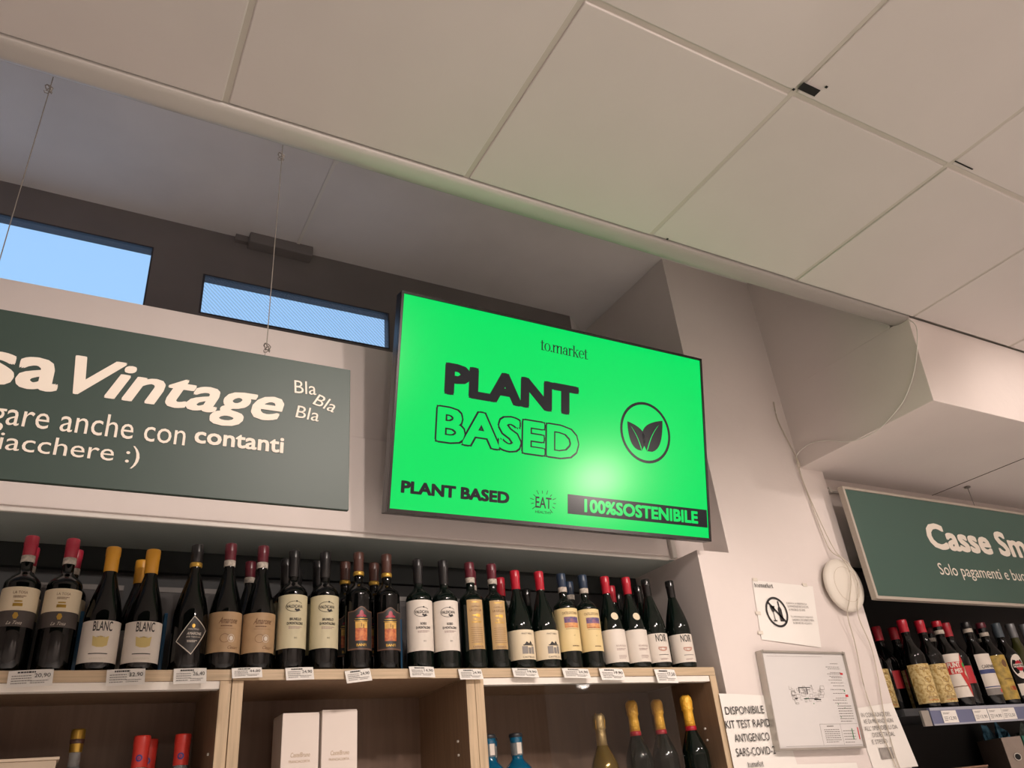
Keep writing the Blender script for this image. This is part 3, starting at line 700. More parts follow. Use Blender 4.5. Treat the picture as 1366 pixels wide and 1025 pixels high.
# ================================================================== HANGING SIGN, LEFT
SY = 1.47
sg = tag(empty('hanging_sign', (0, SY, .57)), 'long dark green hanging sign with cream lettering and a smiley', 'sign')
pn = B(-.62, .472, 0, .010, .0, .3315).build('panel', M_green, sg, bevel=.001)
def sz(v): return v-.57
def letter(parent, body, box, bold=0, shear=0, ref=None, side='l', y=-.0012, m=M_cream, rot=None, name='lettering', spacing=1.0):
    vf = fit(body, *box, bold=bold, shear=shear, ref=ref, side=side, spacing=spacing)
    if rot: vf = (rot2(vf[0], ((box[0]+box[1])/2, (box[2]+box[3])/2), rot), vf[1])
    return flat(MB(), vf, y).build(name, m, parent)
letter(pn, 'Cassa', (-.440, -.080, sz(.744), sz(.842)), .026)
letter(pn, 'Vintage', (-.062, .330, sz(.722), sz(.829)), .022, .35)
letter(pn, 'pagare anche con', (-.170, .147, sz(.655), sz(.715)), 0, ref='gare anche con', side='r')
letter(pn, 'contanti', (.163, .334, sz(.678), sz(.712)), .022)
letter(pn, 'chiacchere :)', (-.175, .073, sz(.612), sz(.657)), 0, ref='hiacchere :)', side='r')
letter(pn, 'Bla', (.349, .396, sz(.822), sz(.853)), 0, rot=.06); letter(pn, 'Bla', (.392, .440, sz(.793), sz(.822)), 0, rot=-.30, shear=.2); letter(pn, 'Bla', (.355, .404, sz(.762), sz(.791)), 0, rot=-.06, shear=.1)
for x in (-.219, .287):
    w = MB(); w.tube([(x-.004, 0.003, sz(.893)), (x-.001, .002, sz(.93)), (x, 0, sz(1.2)), (x+.002, .0, sz(1.505)), (x+.002, .0, sz(CZ-.018))], .0011, 6)
    w.build('wire', M_wire, sg)
    for zc, ss in ((sz(.925), 1), (sz(1.487), 1.1)):
        k = MB()
        for q in range(3):
            pts = [(x+.007*ss*math.cos(a+q*2), .004*math.sin(a*1.5+q), zc+.008*ss*math.sin(a)-.004*q) for a in [i*PI/4 for i in range(8)]]
            k.tube(pts, .0011, 5)
        k.build('wire_knot', M_wire, sg)

# ================================================================== WALL SCREEN
TH = math.atan2(.155, .6635)
tv = tag(empty('wall_screen', (1.376, 1.9465, 1.1285), (TH, 0, 0)), 'large tilted display showing a bright green plant advert', 'screen')
W2, H2 = .615, .348
hb = B(-W2, W2, .004, .042, -H2, H2).build('housing', M_black, tv, bevel=.002)
fz = MB(); e = .009
fz.box(-W2, W2, -.004, .004, H2-e, H2); fz.box(-W2, W2, -.004, .004, -H2, -H2+e*1.3); fz.box(-W2, -W2+e, -.004, .004, -H2+e*1.3, H2-e); fz.box(W2-e, W2, -.004, .004, -H2+e*1.3, H2-e)
fz.build('bezel', mat('bezel_dark', '#23201f', .25), tv, bevel=.001)
M_scr = mat('lit_screen_green', '#010402', .21, spec=.2, emit='#00e465', estr=.82)
M_scd = mat('screen_dark_area', '#0a0a0a', .21, spec=.2, emit='#242326', estr=.75)
scr = B(-W2+e, W2-e, 0, .004, -H2+e*1.3, H2-e).build('screen', M_scr, tv)
def slet(body, box, bold=0, m=M_scd, y=-.0006, **k): return letter(scr, body, box, bold, m=m, y=y, **k)
slet('PLANT', (-.453, .050, .034, .140), .055)
slet('BASED', (-.477, .051, -.124, -.002), .060, y=-.0004)
slet('BASED', (-.4715, .0455, -.1185, -.0075), .028, m=M_scr, y=-.0010)
slet('PLANT BASED', (-.575, -.213, -.288, -.250), .05)
flat(MB(), serif_logo(-.105, .090, .246, .288), -.0006).build('logo_lettering', M_scd, scr)
slet('EAT', (-.118, -.058, -.290, -.254), .012); slet('HEALTHY', (-.118, -.058, -.307, -.299), .01)
rb = MB()
for a in range(0, 360, 24):
    if 230 < a < 310: continue
    c_, s_ = math.cos(math.radians(a)), math.sin(math.radians(a)); q = 1 if a % 48 else .7
    flat(rb, seg2(-.088+.037*c_, -.271+.028*s_, -.088+(.037+.014*q)*c_, -.271+(.028+.014*q)*s_, .0022), -.0006)
rb.build('ray_burst', M_scd, scr)
flat(MB(), rect(.004, .602, -.299, -.235), -.0005).build('dark_banner', M_scd, scr)
slet('100%SOSTENIBILE', (.069, .558, -.289, -.244), .04, m=M_scr, y=-.0009)
ic = MB(); flat(ic, ring(.334, .018, .112, .112, .102, .102, 48), -.0006)
def leaf(bx, bz, tx, tz, bend, n=12):
    L = []; Rr = []
    d = Vector((tx-bx, tz-bz)); nrm = Vector((-d.y, d.x)).normalized(); ln = d.length
    for k in range(n+1):
        t = k/n; p = Vector((bx, bz))+d*t+nrm*bend*math.sin(PI*t); w = ln*.30*math.sin(PI*t**.75)**.9 if 0 < t < 1 else 0
        L.append((p.x+nrm.x*w, p.y+nrm.y*w)); Rr.append((p.x-nrm.x*w, p.y-nrm.y*w))
    gap = .0022; fs = []; vs = []
    for k in range(n+1):
        t = k/n; p = Vector((bx, bz))+d*t+nrm*bend*math.sin(PI*t); g = min(gap*(1-t*.9) if t < .8 else 0, ln*.3)
        vs += [L[k], (p.x+nrm.x*g, p.y+nrm.y*g), (p.x-nrm.x*g, p.y-nrm.y*g), Rr[k]]
    for k in range(n): fs += [(4*k, 4*k+1, 4*k+5, 4*k+4), (4*k+2, 4*k+3, 4*k+7, 4*k+6)]
    return vs, fs
flat(ic, leaf(.315, -.050, .254, .048, -.008), -.0006); flat(ic, leaf(.338, -.050, .412, .072, .010), -.0006)
ic.build('leaf_emblem', M_scd, scr)
B(-.12, .12, .042, .10, -.1, .12).build('wall_bracket', M_black, tv)
B(.05, .09, .095, .27, -.02, .02).build('bracket_arm', M_black, tv)

# ================================================================== THINGS ON THE PILLAR
py = PW-.0015
def sheet(name, pts, y, label, m=M_paper, bow=.004, nx=6, nz=6, cat='notice'):
    t = tag(empty(name, (pts[0][0], y, pts[0][1])), label, cat)
    (ax, az), (bx_, bz), (cx, cz), (dx, dz) = pts     # top left, top right, bottom right, bottom left
    vs = []
    for j in range(nz+1):
        v = j/nz
        for i in range(nx+1):
            u = i/nx; x = (ax*(1-u)+bx_*u)*(1-v)+(dx*(1-u)+cx*u)*v; z = (az*(1-u)+bz*u)*(1-v)+(dz*(1-u)+cz*u)*v
            vs.append((x-pts[0][0], -bow*math.sin(PI*u)*(.3+.7*v)-.001, z-pts[0][1]))
    fs = [(j*(nx+1)+i, j*(nx+1)+i+1, (j+1)*(nx+1)+i+1, (j+1)*(nx+1)+i) for j in range(nz) for i in range(nx)]
    mb = MB(); mb.add(vs, fs, 0, True); mb.add([(x, y_+.0006, z) for x, y_, z in vs], [f[::-1] for f in fs], 0, True)
    return t, mb.build('paper', m, t)
def pflat(vfs, o, pts0, y): 
    mb = MB()
    for vs, fs in vfs: mb.add([(x-pts0[0], y, z-pts0[1]) for x, z in vs], fs)
    return mb
# no-alcohol notice
pts = [(2.231, .680), (2.572, .681), (2.500, .446), (2.205, .468)]; pts = [(2.226, .682), (2.545, .672), (2.500, .440), (2.202, .466)]
t, p = sheet('notice', pts, py, 'white notice with crossed-out bottle and glass symbol, taped on pillar', bow=.002)
Yp = -.0042
pflat([serif_logo(2.228, 2.325, .655, .672)], p, pts[0], Yp).build('logo_lettering', M_ink, p)
CX, CZ_ = 2.311, .566
sym = [ring(CX, CZ_, .055, .056, .047, .048, 36), seg2(CX-.036, CZ_+.036, CX+.036, CZ_-.036, .008),
       rect(CX+.008, CX+.026, CZ_-.034, CZ_+.010), poly([(CX+.008, CZ_+.010), (CX+.026, CZ_+.010), (CX+.020, CZ_+.020), (CX+.014, CZ_+.020)]), rect(CX+.014, CX+.020, CZ_+.018, CZ_+.040),
       poly([(CX-.030, CZ_+.022), (CX-.006, CZ_+.022), (CX-.012, CZ_+.002), (CX-.018, CZ_-.002), (CX-.024, CZ_+.002)]), rect(CX-.0195, CX-.0165, CZ_-.030, CZ_), rect(CX-.027, CX-.009, CZ_-.034, CZ_-.030)]
pflat(sym, p, pts[0], Yp).build('crossed_circle_symbol', M_ink, p)
lines = ['È VIETATA LA VENDITA E LA', 'SOMMINISTRAZIONE DI ALCOOL', 'AI MINORI DI 18 ANNI', '', 'È IL PERSONALE DI CASSA PUÒ', 'CHIEDERE IL DOCUMENTO PRIMA', 'DI SERVIRE PER ACQUISTO']
tl = []
for i, s in enumerate(lines):
    if s: z = .606-i*.0125; x0 = 2.373+i*.0015; tl.append(fit(s, x0, x0+.0043*len(s), z-.0085, z))
pflat(tl, p, pts[0], Yp).build('lettering', M_inkg, p)
for x, z in ((2.24, .684), (2.50, .676), (2.203, .49), (2.215, .56)): B(x-pts[0][0]-.012, x-pts[0][0]+.012, -.0036, -.0032, z-pts[0][1]-.006, z-pts[0][1]+.006).build('adhesive_tape', mat('tape', '#e2dacd', .25), t)

# kit notice
pts = [(1.940, .292), (2.20, .279), (2.20, -.03), (1.915, -.03)]; pts = [(1.942, .288), (2.20, .276), (2.215, .0), (1.925, .0)]
t, p = sheet('notice', [(1.99, .288), (2.20, .276), (2.24, .0), (1.99, .0)], py, 'white paper notice on rapid test kits, tucked behind the framed plan', bow=.003)
# the sheet overhangs the oak end panel a little
p.data.vertices.foreach_get
for v in p.data.vertices:
    if v.co.x < .02: v.co.x -= .045; v.co.y -= .004
p0 = (1.99, .288); Yk = -.0068
pflat([fit('DISPONIBILE', 1.956, 2.130, .222, .246), fit('KIT TEST RAPIDO', 1.945, 2.168, .180, .204), fit('ANTIGENICO', 1.972, 2.128, .138, .162), fit('SARS-COV-2', 1.972, 2.16, .095, .125) if False else fit('SARS-COVID-2', 1.966, 2.140, .096, .120)], p, p0, Yk).build('lettering', M_ink, p)
pflat([serif_logo(2.005, 2.075, .062, .080)], p, p0, Yk).build('logo_lettering', M_ink, p)
# right notice, behind the frame and past the pillar edge
pr_ = [(2.58, .225), (2.806, .240), (2.845, .02), (2.60, .02)]
t, p = sheet('notice', pr_, py, 'white typed notice right of the framed plan, with small grey picture', bow=.003)
rows = [('IN CONGIUNCE DEL', .198), ('VE DI MILANO NON', .176), ('ALL\' SPENDEBILI DA', .153), ('DISDETTA DAL', .130), ('E STESSO', .107)]
pflat([fit(s, x0, x0+.0102*len(s), z-.004, z+.011) for (s, z), x0 in zip(rows, (2.610, 2.612, 2.606, 2.640, 2.628))], p, pr_[0], -.0052).build('lettering', M_inkg, p)
pflat([rect(2.652, 2.722, .052, .090)], p, pr_[0], -.0052).build('picture', mat('grey_picture', '#a8a29c', .6, var=.3, vscale=40), p)
# lower paper under the frame
t, p = sheet('notice', [(2.23, .060), (2.52, .050), (2.53, -.2), (2.21, -.2)], py, 'white paper with table lines below the framed plan', bow=.002)
pflat([rect(2.10+.13, 2.30, .020, .022)]+[rect(2.235+.02*i, 2.246+.02*i, .006, .012) for i in range(5)], p, (2.23, .060), -.0038).build('print', M_ink, p)

# framed evacuation plan
fr = tag(empty('framed_plan', (2.15, PW, .10)), 'silver framed evacuation plan on the white pillar', 'picture frame')
tilt = -.055
corn = [(2.158, .424), (2.586, .419), (2.562, .092), (2.136, .104)]
def fp(u, v, y):      # u right 0..1, v up 0..1 in the frame
    (ax, az), (bx_, bz), (cx, cz), (dx, dz) = corn
    x = (dx*(1-u)+cx*u)*(1-v)+(ax*(1-u)+bx_*u)*v; z = (dz*(1-u)+cz*u)*(1-v)+(az*(1-u)+bz*u)*v
    return (x-2.15, y, z-.10)
def fbox(u0, u1, v0, v1, y0, y1):
    vs = [fp(u, v, y) for v in (v0, v1) for y in (y0, y1) for u in (u0, u1)]
    return vs, [(0, 2, 3, 1), (4, 5, 7, 6), (0, 1, 5, 4), (2, 6, 7, 3), (0, 4, 6, 2), (1, 3, 7, 5)]
mb = MB()
for q in ((0, 1, .982, 1), (0, 1, 0, .018), (0, .014, .018, .982), (.986, 1, .018, .982)): mb.add(*fbox(*q, -.030, -.002))
mb.build('frame', M_steel, fr)
mb = MB(); mb.add(*fbox(.014, .986, .018, .982, -.022, -.004)); sh = mb.build('plan_sheet', mat('plan_paper', '#d9d6d4', .35, coat=.3), fr)
def fprint(shapes, m, name, y=-.0226):
    mb = MB()
    for vs, fs in shapes: mb.add([fp(u, v, y) for u, v in vs], fs)
    return mb.build(name, m, sh)
r5 = random.Random(11); sh_ = []
for k in range(46):      # rooms of the plan: thin broken outlines
    u = .24+r5.random()*.38; v = .46+r5.random()*.16-abs(u-.42)*.12; w = r5.uniform(.012, .05); h = r5.uniform(.012, .05)
    sh_ += [rect(u, u+w, v, v+.003), rect(u, u+.0025, v, v+h)]
    if k % 2: sh_ += [rect(u, u+w, v+h, v+h+.003), rect(u+w, u+w+.0025, v, v+h+.003)]
fprint(sh_, M_inkg, 'plan_drawing')
fprint([rect(.36, .50, .615, .622), rect(.36, .367, .56, .615), rect(.45, .46, .55, .61), rect(.40, .56, .50, .506), rect(.30, .33, .50, .512), rect(.52, .60, .49, .50)], M_ink, 'plan_drawing')
fprint([rect(.42, .46, .50, .51), rect(.36, .366, .58, .60), rect(.50, .51, .448, .458)], M_grn, 'plan_drawing')
leg = [scribble(.80, .92, .868, .880, 1, r5)]
for i, v in enumerate((.84, .82, .78, .765, .74, .725, .70, .67, .64, .60, .56, .51, .49, .46)): leg.append(scribble(.74+.02*(i % 3), .95, v-.008, v+.004, 1, r5, .5))
leg += [scribble(.56, .74, .06, .20, 7, r5, .35), scribble(.78, .92, .05, .19, 5, r5, .25), scribble(.60, .70, .215, .235, 1, r5), rect(.52, .97, .245, .2475), rect(.52, .5225, .04, .2475), rect(.76, .7625, .04, .2475), scribble(.78, .95, .26, .44, 7, r5, .3)]
leg += [rect(.10, .975, .035, .0375), rect(.07, .72, .945, .947)]
fprint(leg, M_inkg, 'legend_print')
fprint([rect(.90, .935, .755, .775), rect(.905, .94, .52, .545), rect(.955, .968, .09, .21)], M_red, 'legend_print')
fprint([rect(.90, .912, .575, .595), rect(.885, .895, .09, .20), rect(.79, .80, .44, .452), rect(.86, .87, .40, .412), rect(.79, .80, .31, .322)], M_grn, 'legend_print')
for u, v in ((.02, .985), (.975, .985)):
    mb = MB(); mb.add(*fbox(u-.006, u+.006, v-.006, v+.02, -.032, -.029)); mb.build('clip', M_steel, fr)

# round white wireless access point
ap = tag(empty('access_point', (2.70, PW, .678)), 'round warm-white disc device fixed high on the pillar, cables crossing it', 'device')
MB().lathe([(.085, 0), (.087, .004), (.087, .016), (.080, .018)], 48, axis='y').build('mounting_base', mat('base_shade', '#b5a590', .5), ap)
MB().lathe([(.104, .017), (.106, .020), (.106, .026), (.102, .032), (.085, .038), (.055, .042), (.020, .0435)], 56, axis='y').build('cover', M_disc, ap)
rr = MB(); rr.add(*(lambda r_: ([(x, -.0408, z) for x, z in r_[0]], r_[1]))(ring(0, 0, .070, .070, .0685, .0685, 48)))
rr.build('ring_groove', mat('groove', '#c4b8a6', .5), ap)
lt = MB(); flat(lt, scribble(-.0, .045, -.062, -.055, 1, r5, .7), -.0405); lt.build('print', mat('faint_print', '#c3b6a6', .6), ap)

def spline(pts, n=6):
    P = [Vector(p) for p in pts]; P = [P[0]*2-P[1]]+P+[P[-1]*2-P[-2]]; out = []
    for i in range(1, len(P)-2):
        for k in range(n):
            t = k/n; a, b, c, d = P[i-1:i+3]
            out.append(.5*((2*b)+(c-a)*t+(2*a-5*b+4*c-d)*t*t+(3*b-3*c+d-a)*t*t*t))
    out.append(P[-2]); return out
ca = [(2.617, 2.094, 1.50), (2.600, 2.094, 1.40), (2.640, 2.094, 1.225), (2.648, 2.092, 1.17), (2.662, 2.09, .99), (2.683, 2.085, .85), (2.690, 2.062, .785), (2.662, 2.045, .70), (2.658, 2.046, .63), (2.662, 2.062, .565), (2.690, 2.085, .47), (2.68, 2.084, .28), (2.700, 2.084, .145), (2.722, 2.084, .03), (2.75, 2.084, -.25)]
ca = [(2.617, 2.094, 1.50), (2.612, 2.094, 1.40), (2.668, 2.094, 1.215), (2.655, 2.092, 1.17), (2.668, 2.09, .99), (2.690, 2.085, .83), (2.712, 2.052, .775), (2.716, 2.046, .70), (2.672, 2.046, .615), (2.658, 2.066, .555), (2.678, 2.085, .45), (2.662, 2.088, .28), (2.684, 2.088, .145), (2.71, 2.088, .02), (2.74, 2.088, -.25)]
tag(MB().tube(spline(ca), .0021, 8).build('cable', M_cable), 'thin beige cable running down the pillar across the left of the disc', 'cable', 'cables on the pillar')
cb_ = [(2.645, 2.083, 1.21), (2.643, 2.086, 1.165), (2.672, 2.086, 1.00), (2.700, 2.07, .82), (2.738, 2.050, .755), (2.745, 2.048, .66), (2.712, 2.06, .56), (2.765, 2.085, .445), (2.757, 2.088, .335), (2.729, 2.088, .20), (2.722, 2.088, .08), (2.730, 2.088, .0), (2.75, 2.078, -.25)]
tag(MB().tube(spline(cb_), .0021, 8).build('cable', M_cable), 'thin beige cable curving down the pillar right of the first one', 'cable', 'cables on the pillar')
cc = [(2.664, 1.414, 1.528), (2.664, 1.400, 1.47), (2.664, 1.46, 1.34), (2.664, 1.54, 1.248), (2.664, 1.62, 1.205), (2.664, 1.69, 1.182), (2.663, 1.77, 1.180), (2.662, 1.84, 1.197), (2.664, 1.92, 1.240), (2.664, 2.01, 1.264), (2.655, 2.08, 1.245), (2.648, 2.090, 1.205)]
tag(MB().tube(spline(cc), .0022, 8).build('cable', M_white), 'white cable hanging in a curve on the side of the bulkhead', 'cable')
kn = MB()
for q in range(3): kn.tube([(2.648+.006*math.cos(a+q), 2.090-.006, 1.20+.014*math.sin(a)+.01*q) for a in [i*PI/4 for i in range(9)]], .0018, 6)
tag(kn.build('cable_knot', M_cable), 'knot of beige cable at the corner of pillar and bulkhead', 'cable')
cd = tag(empty('conduit', (2.84, 2.163, 1.13)), 'short white conduit stub on the wall left of the right sign', 'conduit')
MB().tube([(-.02, -.010, .0), (.30, -.010, -.002)], .007, 10).build('pipe', M_white, cd); B(.04, .055, -.02, 0, -.012, .012).build('clip', M_white, cd)

# ================================================================== RIGHT SIGN
RY = 2.016
rs = tag(empty('hanging_sign', (2.802, RY, .613)), 'dark green hanging sign with pale frame at the right edge', 'sign')
rp = B(0, 1.9, 0, .006, .012, .462).build('panel', mat('green_sign_face_right', '#425c53', .38), rs)
mb = MB(); mb.box(-.012, 0, -.004, .022, 0, .474); mb.box(0, 1.9, -.004, .022, 0, .0115); mb.box(0, 1.9, -.004, .022, .4625, .474); mb.build('frame', mat('sign_frame', '#b3a99d', .4), rs, bevel=.001)
ox, oz = 2.802, .613
def rl_(body, x0, x1, z0, z1, bold, ref): return letter(rp, body, (x0-ox, x1-ox, z0-oz, z1-oz), bold, ref=ref, side='l', y=-.0012)
rl_('Casse Smart', 3.262, 4.01, .846, .968, .035, 'Casse Sm')
rl_('Solo pagamenti e buoni', 3.262, 3.905, .716, .784, .0, 'Solo pagamenti e buo')
mb = MB(); mb.tube([(3.735-ox, .008, .472), (3.73-ox, .004, 1.186-oz)], .0012, 6); mb.build('wire', M_wire, rs)
h_ = MB().lathe([(.014, 0), (.014, .004), (.004, .006)], 12).build('ceiling_hook', M_wire, rs); h_.location = (3.73-ox, .004, 1.182-oz)

# ================================================================== RIGHT SHELVING
rc = tag(empty('shelf_case', (2.82, 2.12, -1.6)), 'dark shelving case under the right sign with bottles', 'shelving')
B(-.003, .016, .0, .38, 0, 1.6+SZ-.004).build('side_panel', mat('case_side', '#3a2c26', .6), rc)
B(.016, 4.4, .36, .378, 0, 1.6+SZ-.004).build('back_panel', M_caseblk, rc)
B(.016, 4.4, .0, .36, 1.6+.585, 1.6+.605).build('top_panel', M_caseblk, rc) if False else B(.016, 4.4, .02, .36, 1.6+SZ-.02, 1.6+SZ-.004).build('top_panel', M_caseblk, rc)
RS = .215
B(.016, 4.4, -.040, .36, 1.6+RS-.026, 1.6+RS).build('shelf_board', mat('dark_grey_board', '#35373a', .5), rc)
B(.016, 4.4, -.040, .36, 1.6-.25, 1.6-.225).build('shelf_board', MATS['dark_grey_board'], rc)
B(.10, .145, -.050, -.0405, 1.6+.150, 1.6+.205).build('bracket', M_steel, rc)
ps = B(.150, 4.4, -.052, -.0405, 1.6+.152, 1.6+.2135).build('price_rail', mat('blue_grey_rail', '#6e7391', .35), rc)
B(.150, 4.4, -.0535, -.0521, 1.6+.203, 1.6+.2135).build('rail_lip', mat('rail_lip', '#a5a8b5', .3), rc); B(.150, 4.4, -.0535, -.0521, 1.6+.150, 1.6+.156).build('rail_lip', MATS['rail_lip'], rc)
for i, (x, pz) in enumerate(((3.078, '12,90'), (3.279, '13,90'), (3.376, '14,90'), (3.470, '12,50'), (3.70, '11,90'), (3.80, '9,90'))):
    w = .046
    t = tag(empty('price_card', (x, 2.066, .179)), ('white price card on the blue-grey rail, ' + ('first from the pillar', 'second from the pillar', 'third from the pillar', 'fourth from the pillar', 'fifth from the pillar at the frame edge', 'beyond the frame edge')[i]), 'price tag', 'price cards on the blue-grey rail')
    c = B(-w, w, -.0012, 0, -.022, .022).build('card', M_paper, t)
    m1 = MB(); flat(m1, fit(pz, -.008, .036, -.014, .000), -.0016); m1.build('price_print', M_ink, c)
    m2 = MB(); flat(m2, scribble(-.038, .004, .008, .016, 2, r5, .5), -.0016); flat(m2, scribble(-.038, -.014, -.016, .002, 3, r5, .4), -.0016); m2.build('small_print', M_inkg, c)

def screwcap(t, H, rn, m, h=.03, m2=None):
    MB().lathe([(rn+.0015, H-h), (rn+.0035, H-h+.001), (rn+.0035, H-.012), (rn+.0042, H-.011), (rn+.0042, H-.001), (rn+.002, H+.002), (.004, H+.0025)], 24).build('cap', m, t)
def right_bottle(kind):
    H, r, rn = .345, .0465, .0175
    if kind == 'antique':
        lab = mat('ornate_cream', '#d8c48d', .6, var=.55, vscale=95, hex2='#a2813f')
        t = make_bottle('vermouth', H, r, M_glassb, (C_bred, .050), rn=rn, labels=[('label', lab, .018, .165, .066)], prints=[(0, P_brn, [fit('Carpano', -.020, .022, .138, .155, 0, .3), ring(0, .105, .014, .012, .0125, .0105, 18), ring(0, .070, .016, .014, .0145, .0125, 18), fit('Antica Formula', -.022, .024, .034, .046, 0, .3)]), (0, C_or, [rect(-.024, .024, .028, .029)])], name='vermouth_bottle')
    elif kind == 'redwhite':
        def dmd(mb):
            R = r+.0014; vs = []; N = 10
            for i in range(N+1):
                u = -1+2*i/N; h = (1-abs(u))*.085+.0002; a = (u*.032+.036)/R
                for z in (.120-h, .120+h): vs.append((R*math.sin(a), -R*math.cos(a), z-u*.012))
            mb.add(vs, [(2*i, 2*i+2, 2*i+3, 2*i+1) for i in range(N)], 0, True)
        t = make_bottle('vermouth', H, r, M_glassb, (C_bred, .024), (L_band, .040), rn=rn, labels=[('label', L_white, .035, .205, .040), ('diamond_label', mat('label_red', '#c23334', .45), dmd)],
            prints=[(0, MATS['label_red'], [rect(-.040, .040, .125, .172)]), (0, P_brn, [rect(-.040, .040, .075, .078)])], name='vermouth_bottle')
        mb = MB(); cyl(mb, fit('PUNT', -.034, .018, .150, .170, .04), r+.0013); cyl(mb, fit('E MES', -.026, .020, .128, .146, .04), r+.0013); mb.build('lettering', L_white, [c for c in t.children if c.name.startswith('label')][0])
        dl = [c for c in t.children if c.name.startswith('diamond_label')][0]
        mb = MB(); cyl(mb, fit('V', .036, .052, .10, .15, .05), r+.0019); cyl(mb, ell(.040, .125, .010, .012), r+.0019); cyl(mb, fit('IVA', .044, .062, .105, .13, .03), r+.0019); mb.build('print', L_cream, dl)
        mb = MB(); cyl(mb, ell(.040, .158, .012, .010), r+.0019); cyl(mb, ell(.050, .150, .006, .009), r+.0019); mb.build('print', mat('leaf_green', '#3fa24e', .5), dl)
    elif kind == 'redstrip':
        t = make_bottle('vermouth', H, r, M_glassb, (mat('capsule_red_cream', '#c22436', .35, var=.5, vscale=22, hex2='#7d1a24'), .058), rn=.017, labels=[('label', mat('red_side_label', '#b52a32', .5), .09, .16, .02)], name='vermouth_bottle')
    elif kind == 'bluewhite':
        t = make_bottle('vermouth', H, r, M_glassb, (C_blk, .022), (L_band, .030), rn=rn, labels=[('label', L_white, .040, .205, .044)],
            prints=[(0, mat('blue_print', '#3b4676', .5), [rect(-.044, .044, .125, .142), rect(-.044, .044, .070, .074)]), (0, M_inkg, [rect(-.044, .044, .040, .066)]), (0, M_ink, [fit('CARPANO', -.030, .034, .146, .160, .01)]), (0, C_or, [ell(.030, .055, .012, .008)])], name='vermouth_bottle')
    elif kind == 'goldlabel':
        t = make_bottle('vermouth', H, r, M_glassb, (C_drd, .024), (L_band, .045), rn=rn, labels=[('label', mat('label_mustard', '#bfa04c', .5, var=.35, vscale=50, hex2='#8f7a3a'), .020, .200, .050)],
            prints=[(0, C_bred, [fit('1786', -.006, .024, .055, .072, .03)]), (0, P_brn, [ell(.006, .165, .012, .016), rect(-.02, .03, .10, .103)])], name='vermouth_bottle')
    else:       # oval white label with red roundel
        gl_ = mat('olive_bottle_glass', '#3a3c1c', .07, coat=.3) if kind == 'ovalgreen' else M_glassb
        cap_ = mat('capsule_silver_grey', '#77797c', .35, metal=.4) if kind != 'ovaldark' else mat('capsule_blue_grey', '#49545c', .35)
        def ov(mb):
            R = r+.0008; vs = [(0, -R, .152)]+[(R*math.sin(.034*math.cos(a)/R), -R*math.cos(.034*math.cos(a)/R), .152+.052*math.sin(a)) for a in [2*PI*k/24 for k in range(24)]]
            mb.add(vs, [(0, k+1, (k+1) % 24+1) for k in range(24)], 0, True)
        t = make_bottle('vermouth', H, r, gl_, (cap_, .062), rn=.0170, labels=[('label', L_white, ov), ('lower_label', L_white, .035, .082, .036)], name='vermouth_bottle')
        l0 = [c for c in t.children if c.name.startswith('label')][0]
        mb = MB(); cyl(mb, ell(0, .155, .018, .022, 24), r+.0012); mb.build('red_roundel', C_bred, l0)
        mb = MB(); cyl(mb, rect(-.026, .026, .149, .163), r+.0016); mb.build('print', L_white, l0)
        mb = MB(); cyl(mb, fit('MARTINI', -.024, .024, .151, .161, .03), r+.0020); mb.build('lettering', M_ink, l0)
    return t
R1 = [('antique', 3.056, 'vermouth bottle with ornate cream label and red cap, nearest the pillar'), ('antique', 3.170, 'vermouth bottle with ornate cream label and red cap, second from the pillar'),
      ('redwhite', 3.285, 'vermouth bottle with red-and-white label and red diamond sticker'), ('redstrip', 3.382, 'dark bottle with tall red and cream capsule behind the red diamond label'),
      ('bluewhite', 3.490, 'vermouth bottle with white and blue label and black cap'), ('goldlabel', 3.600, 'vermouth bottle with mustard label and dark red cap'),
      ('ovaldark', 3.715, 'dark vermouth bottle with white oval label, left one of the two'), ('ovalgreen', 3.825, 'olive vermouth bottle with white oval label, right one of the two'),
      ('ovalgreen', 3.930, 'olive vermouth bottle at the right edge of the frame')]
rp_ = {}
def rplace(k, x, y, l, grp):
    if k not in rp_: o = rp_[k] = right_bottle(k)
    else: o = copy_tree(rp_[k])
    o.location = (x, y, RS); o.rotation_euler.z = -.55 if k == 'redwhite' else -.3; tag(o, l, 'bottle', grp)
for k, x, l in R1: rplace(k, x, 2.126 if k != 'redstrip' else 2.15, l, 'front row of vermouth bottles at right')
R2 = [('antique', 2.955, 2.24, 'red-capped bottle in shade at the case side, partly behind the pillar'), ('redstrip', 3.05, 2.25, 'bottle with red and cream capsule behind the first vermouth bottle'), ('antique', 3.17, 2.26, 'red-capped bottle in the second row behind the cream-label pair'),
      ('redstrip', 3.29, 2.30, 'red-capsuled bottle behind the second vermouth bottle'), ('goldlabel', 3.40, 2.25, 'dark red capped bottle behind the red diamond label'), ('bluewhite', 3.52, 2.26, 'black-capped bottle behind the blue-and-white label'),
      ('ovaldark', 3.63, 2.22, 'silver-capsuled bottle behind the mustard label'), ('goldlabel', 3.75, 2.23, 'dark red capped bottle behind the dark oval-label bottle'), ('ovalgreen', 3.87, 2.22, 'olive bottle behind the two oval-label bottles')]
for k, x, y, l in R2: rplace(k, x, y, l, 'second row of vermouth bottles at right')

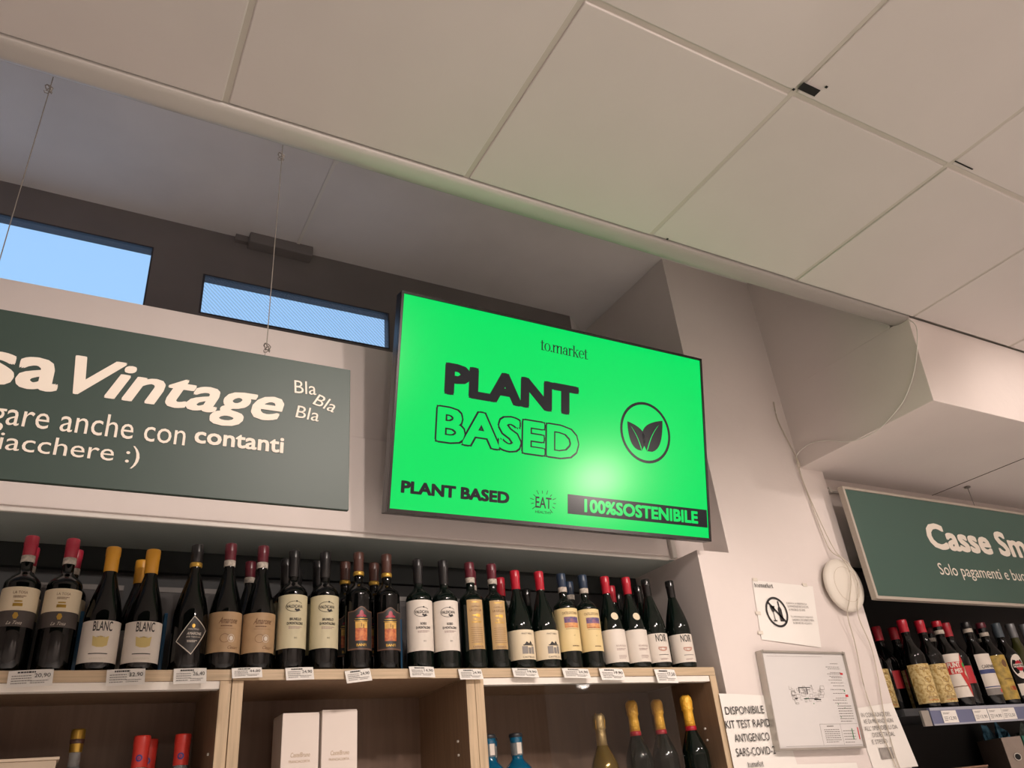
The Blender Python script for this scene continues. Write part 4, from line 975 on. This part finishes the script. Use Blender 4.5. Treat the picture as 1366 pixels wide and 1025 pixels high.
# lower shelf: two lever arch binders and a crumpled packet
def binder(x, y, w, m, label, hole, rz):
    t = tag(empty('ring_binder', (x, y, -.225), (0, 0, rz)), label, 'binder', 'ring binders on the lower right shelf')
    B(0, w, 0, .006, 0, .32).build('spine', m, t, bevel=.001)
    B(0, .003, .006, .25, 0, .32).build('cover', m, t); B(w-.003, w, .006, .25, 0, .32).build('cover', m, t)
    B(.006, w-.006, .012, .24, .006, .30).build('paper_block', M_paper, t)
    if hole:
        o = MB().lathe([(.0135, 0), (.0150, .001), (.0140, .003), (.0125, .003)], 28, axis='y').build('finger_ring', M_steel, t); o.location = (w*.5, 0, .245)
        o = MB().lathe([(.0110, 0), (.0110, .0034)], 24, axis='y').build('finger_hole', MATS['slot_dark'], t); o.location = (w*.5, 0, .245)
binder(3.475, 2.14, .078, mat('grey_binder', '#8f8075', .5, var=.1, vscale=20), 'grey ring binder with round finger hole', True, -.62)
binder(3.556, 2.10, .078, mat('green_binder', '#14614f', .5), 'dark green ring binder right of the grey one', False, -.55)
def crumple(name, x, y, z, sx, sy, sz_, m, label, seed):
    r_ = random.Random(seed); bm = bmesh.new(); bmesh.ops.create_icosphere(bm, subdivisions=3, radius=1)
    for v in bm.verts:
        k = 1+r_.uniform(-.16, .16); v.co = Vector((v.co.x*sx*k, v.co.y*sy*k, (max(v.co.z, -.8)+.8)*sz_*k))
    me = bpy.data.meshes.new(name); bm.to_mesh(me); bm.free(); me.materials.append(m)
    o = bpy.data.objects.new(name, me); COL.objects.link(o); o.location = (x, y, z); tag(o, label, 'bag'); return o
crumple('plastic_bag', 3.86, 2.40, -.225, .09, .06, .205, mat('pale_blue_film', '#5e8fa8', .15, var=.6, vscale=30, hex2='#1f3a48'), 'crumpled pale blue plastic bag behind the grey binder', 5)
crumple('plastic_bag', 4.10, 2.40, -.225, .11, .06, .20, mat('clear_film', '#8d9a90', .15, var=.6, vscale=30, hex2='#3c4a44'), 'crumpled greyish plastic bag behind the green binder', 6)
e = tag(empty('carton', (3.05, 2.20, -.225)), 'brown carton edge low on the dark shelf', 'box')
B(-.16, .24, -.08, .1, 0, .222).build('carton_body', mat('brown_carton', '#5a4034', .7), e); B(-.162, .242, -.083, .103, .222, .228).build('lid', mat('brown_carton_lid', '#8a6a58', .6), e)

for o in bpy.data.objects:      # print too fine to pick apart piece by piece
    if o.type == 'MESH' and o.name.split('.')[0] in ('print', 'small_print', 'legend_print', 'plan_drawing'): o['kind'] = 'stuff'
# ------------------------------------------------------------------ lift everything from eye-level zero to the floor
for o in bpy.data.objects:
    if o.parent is None: o.location.z += EYE
bpy.context.view_layer.update()
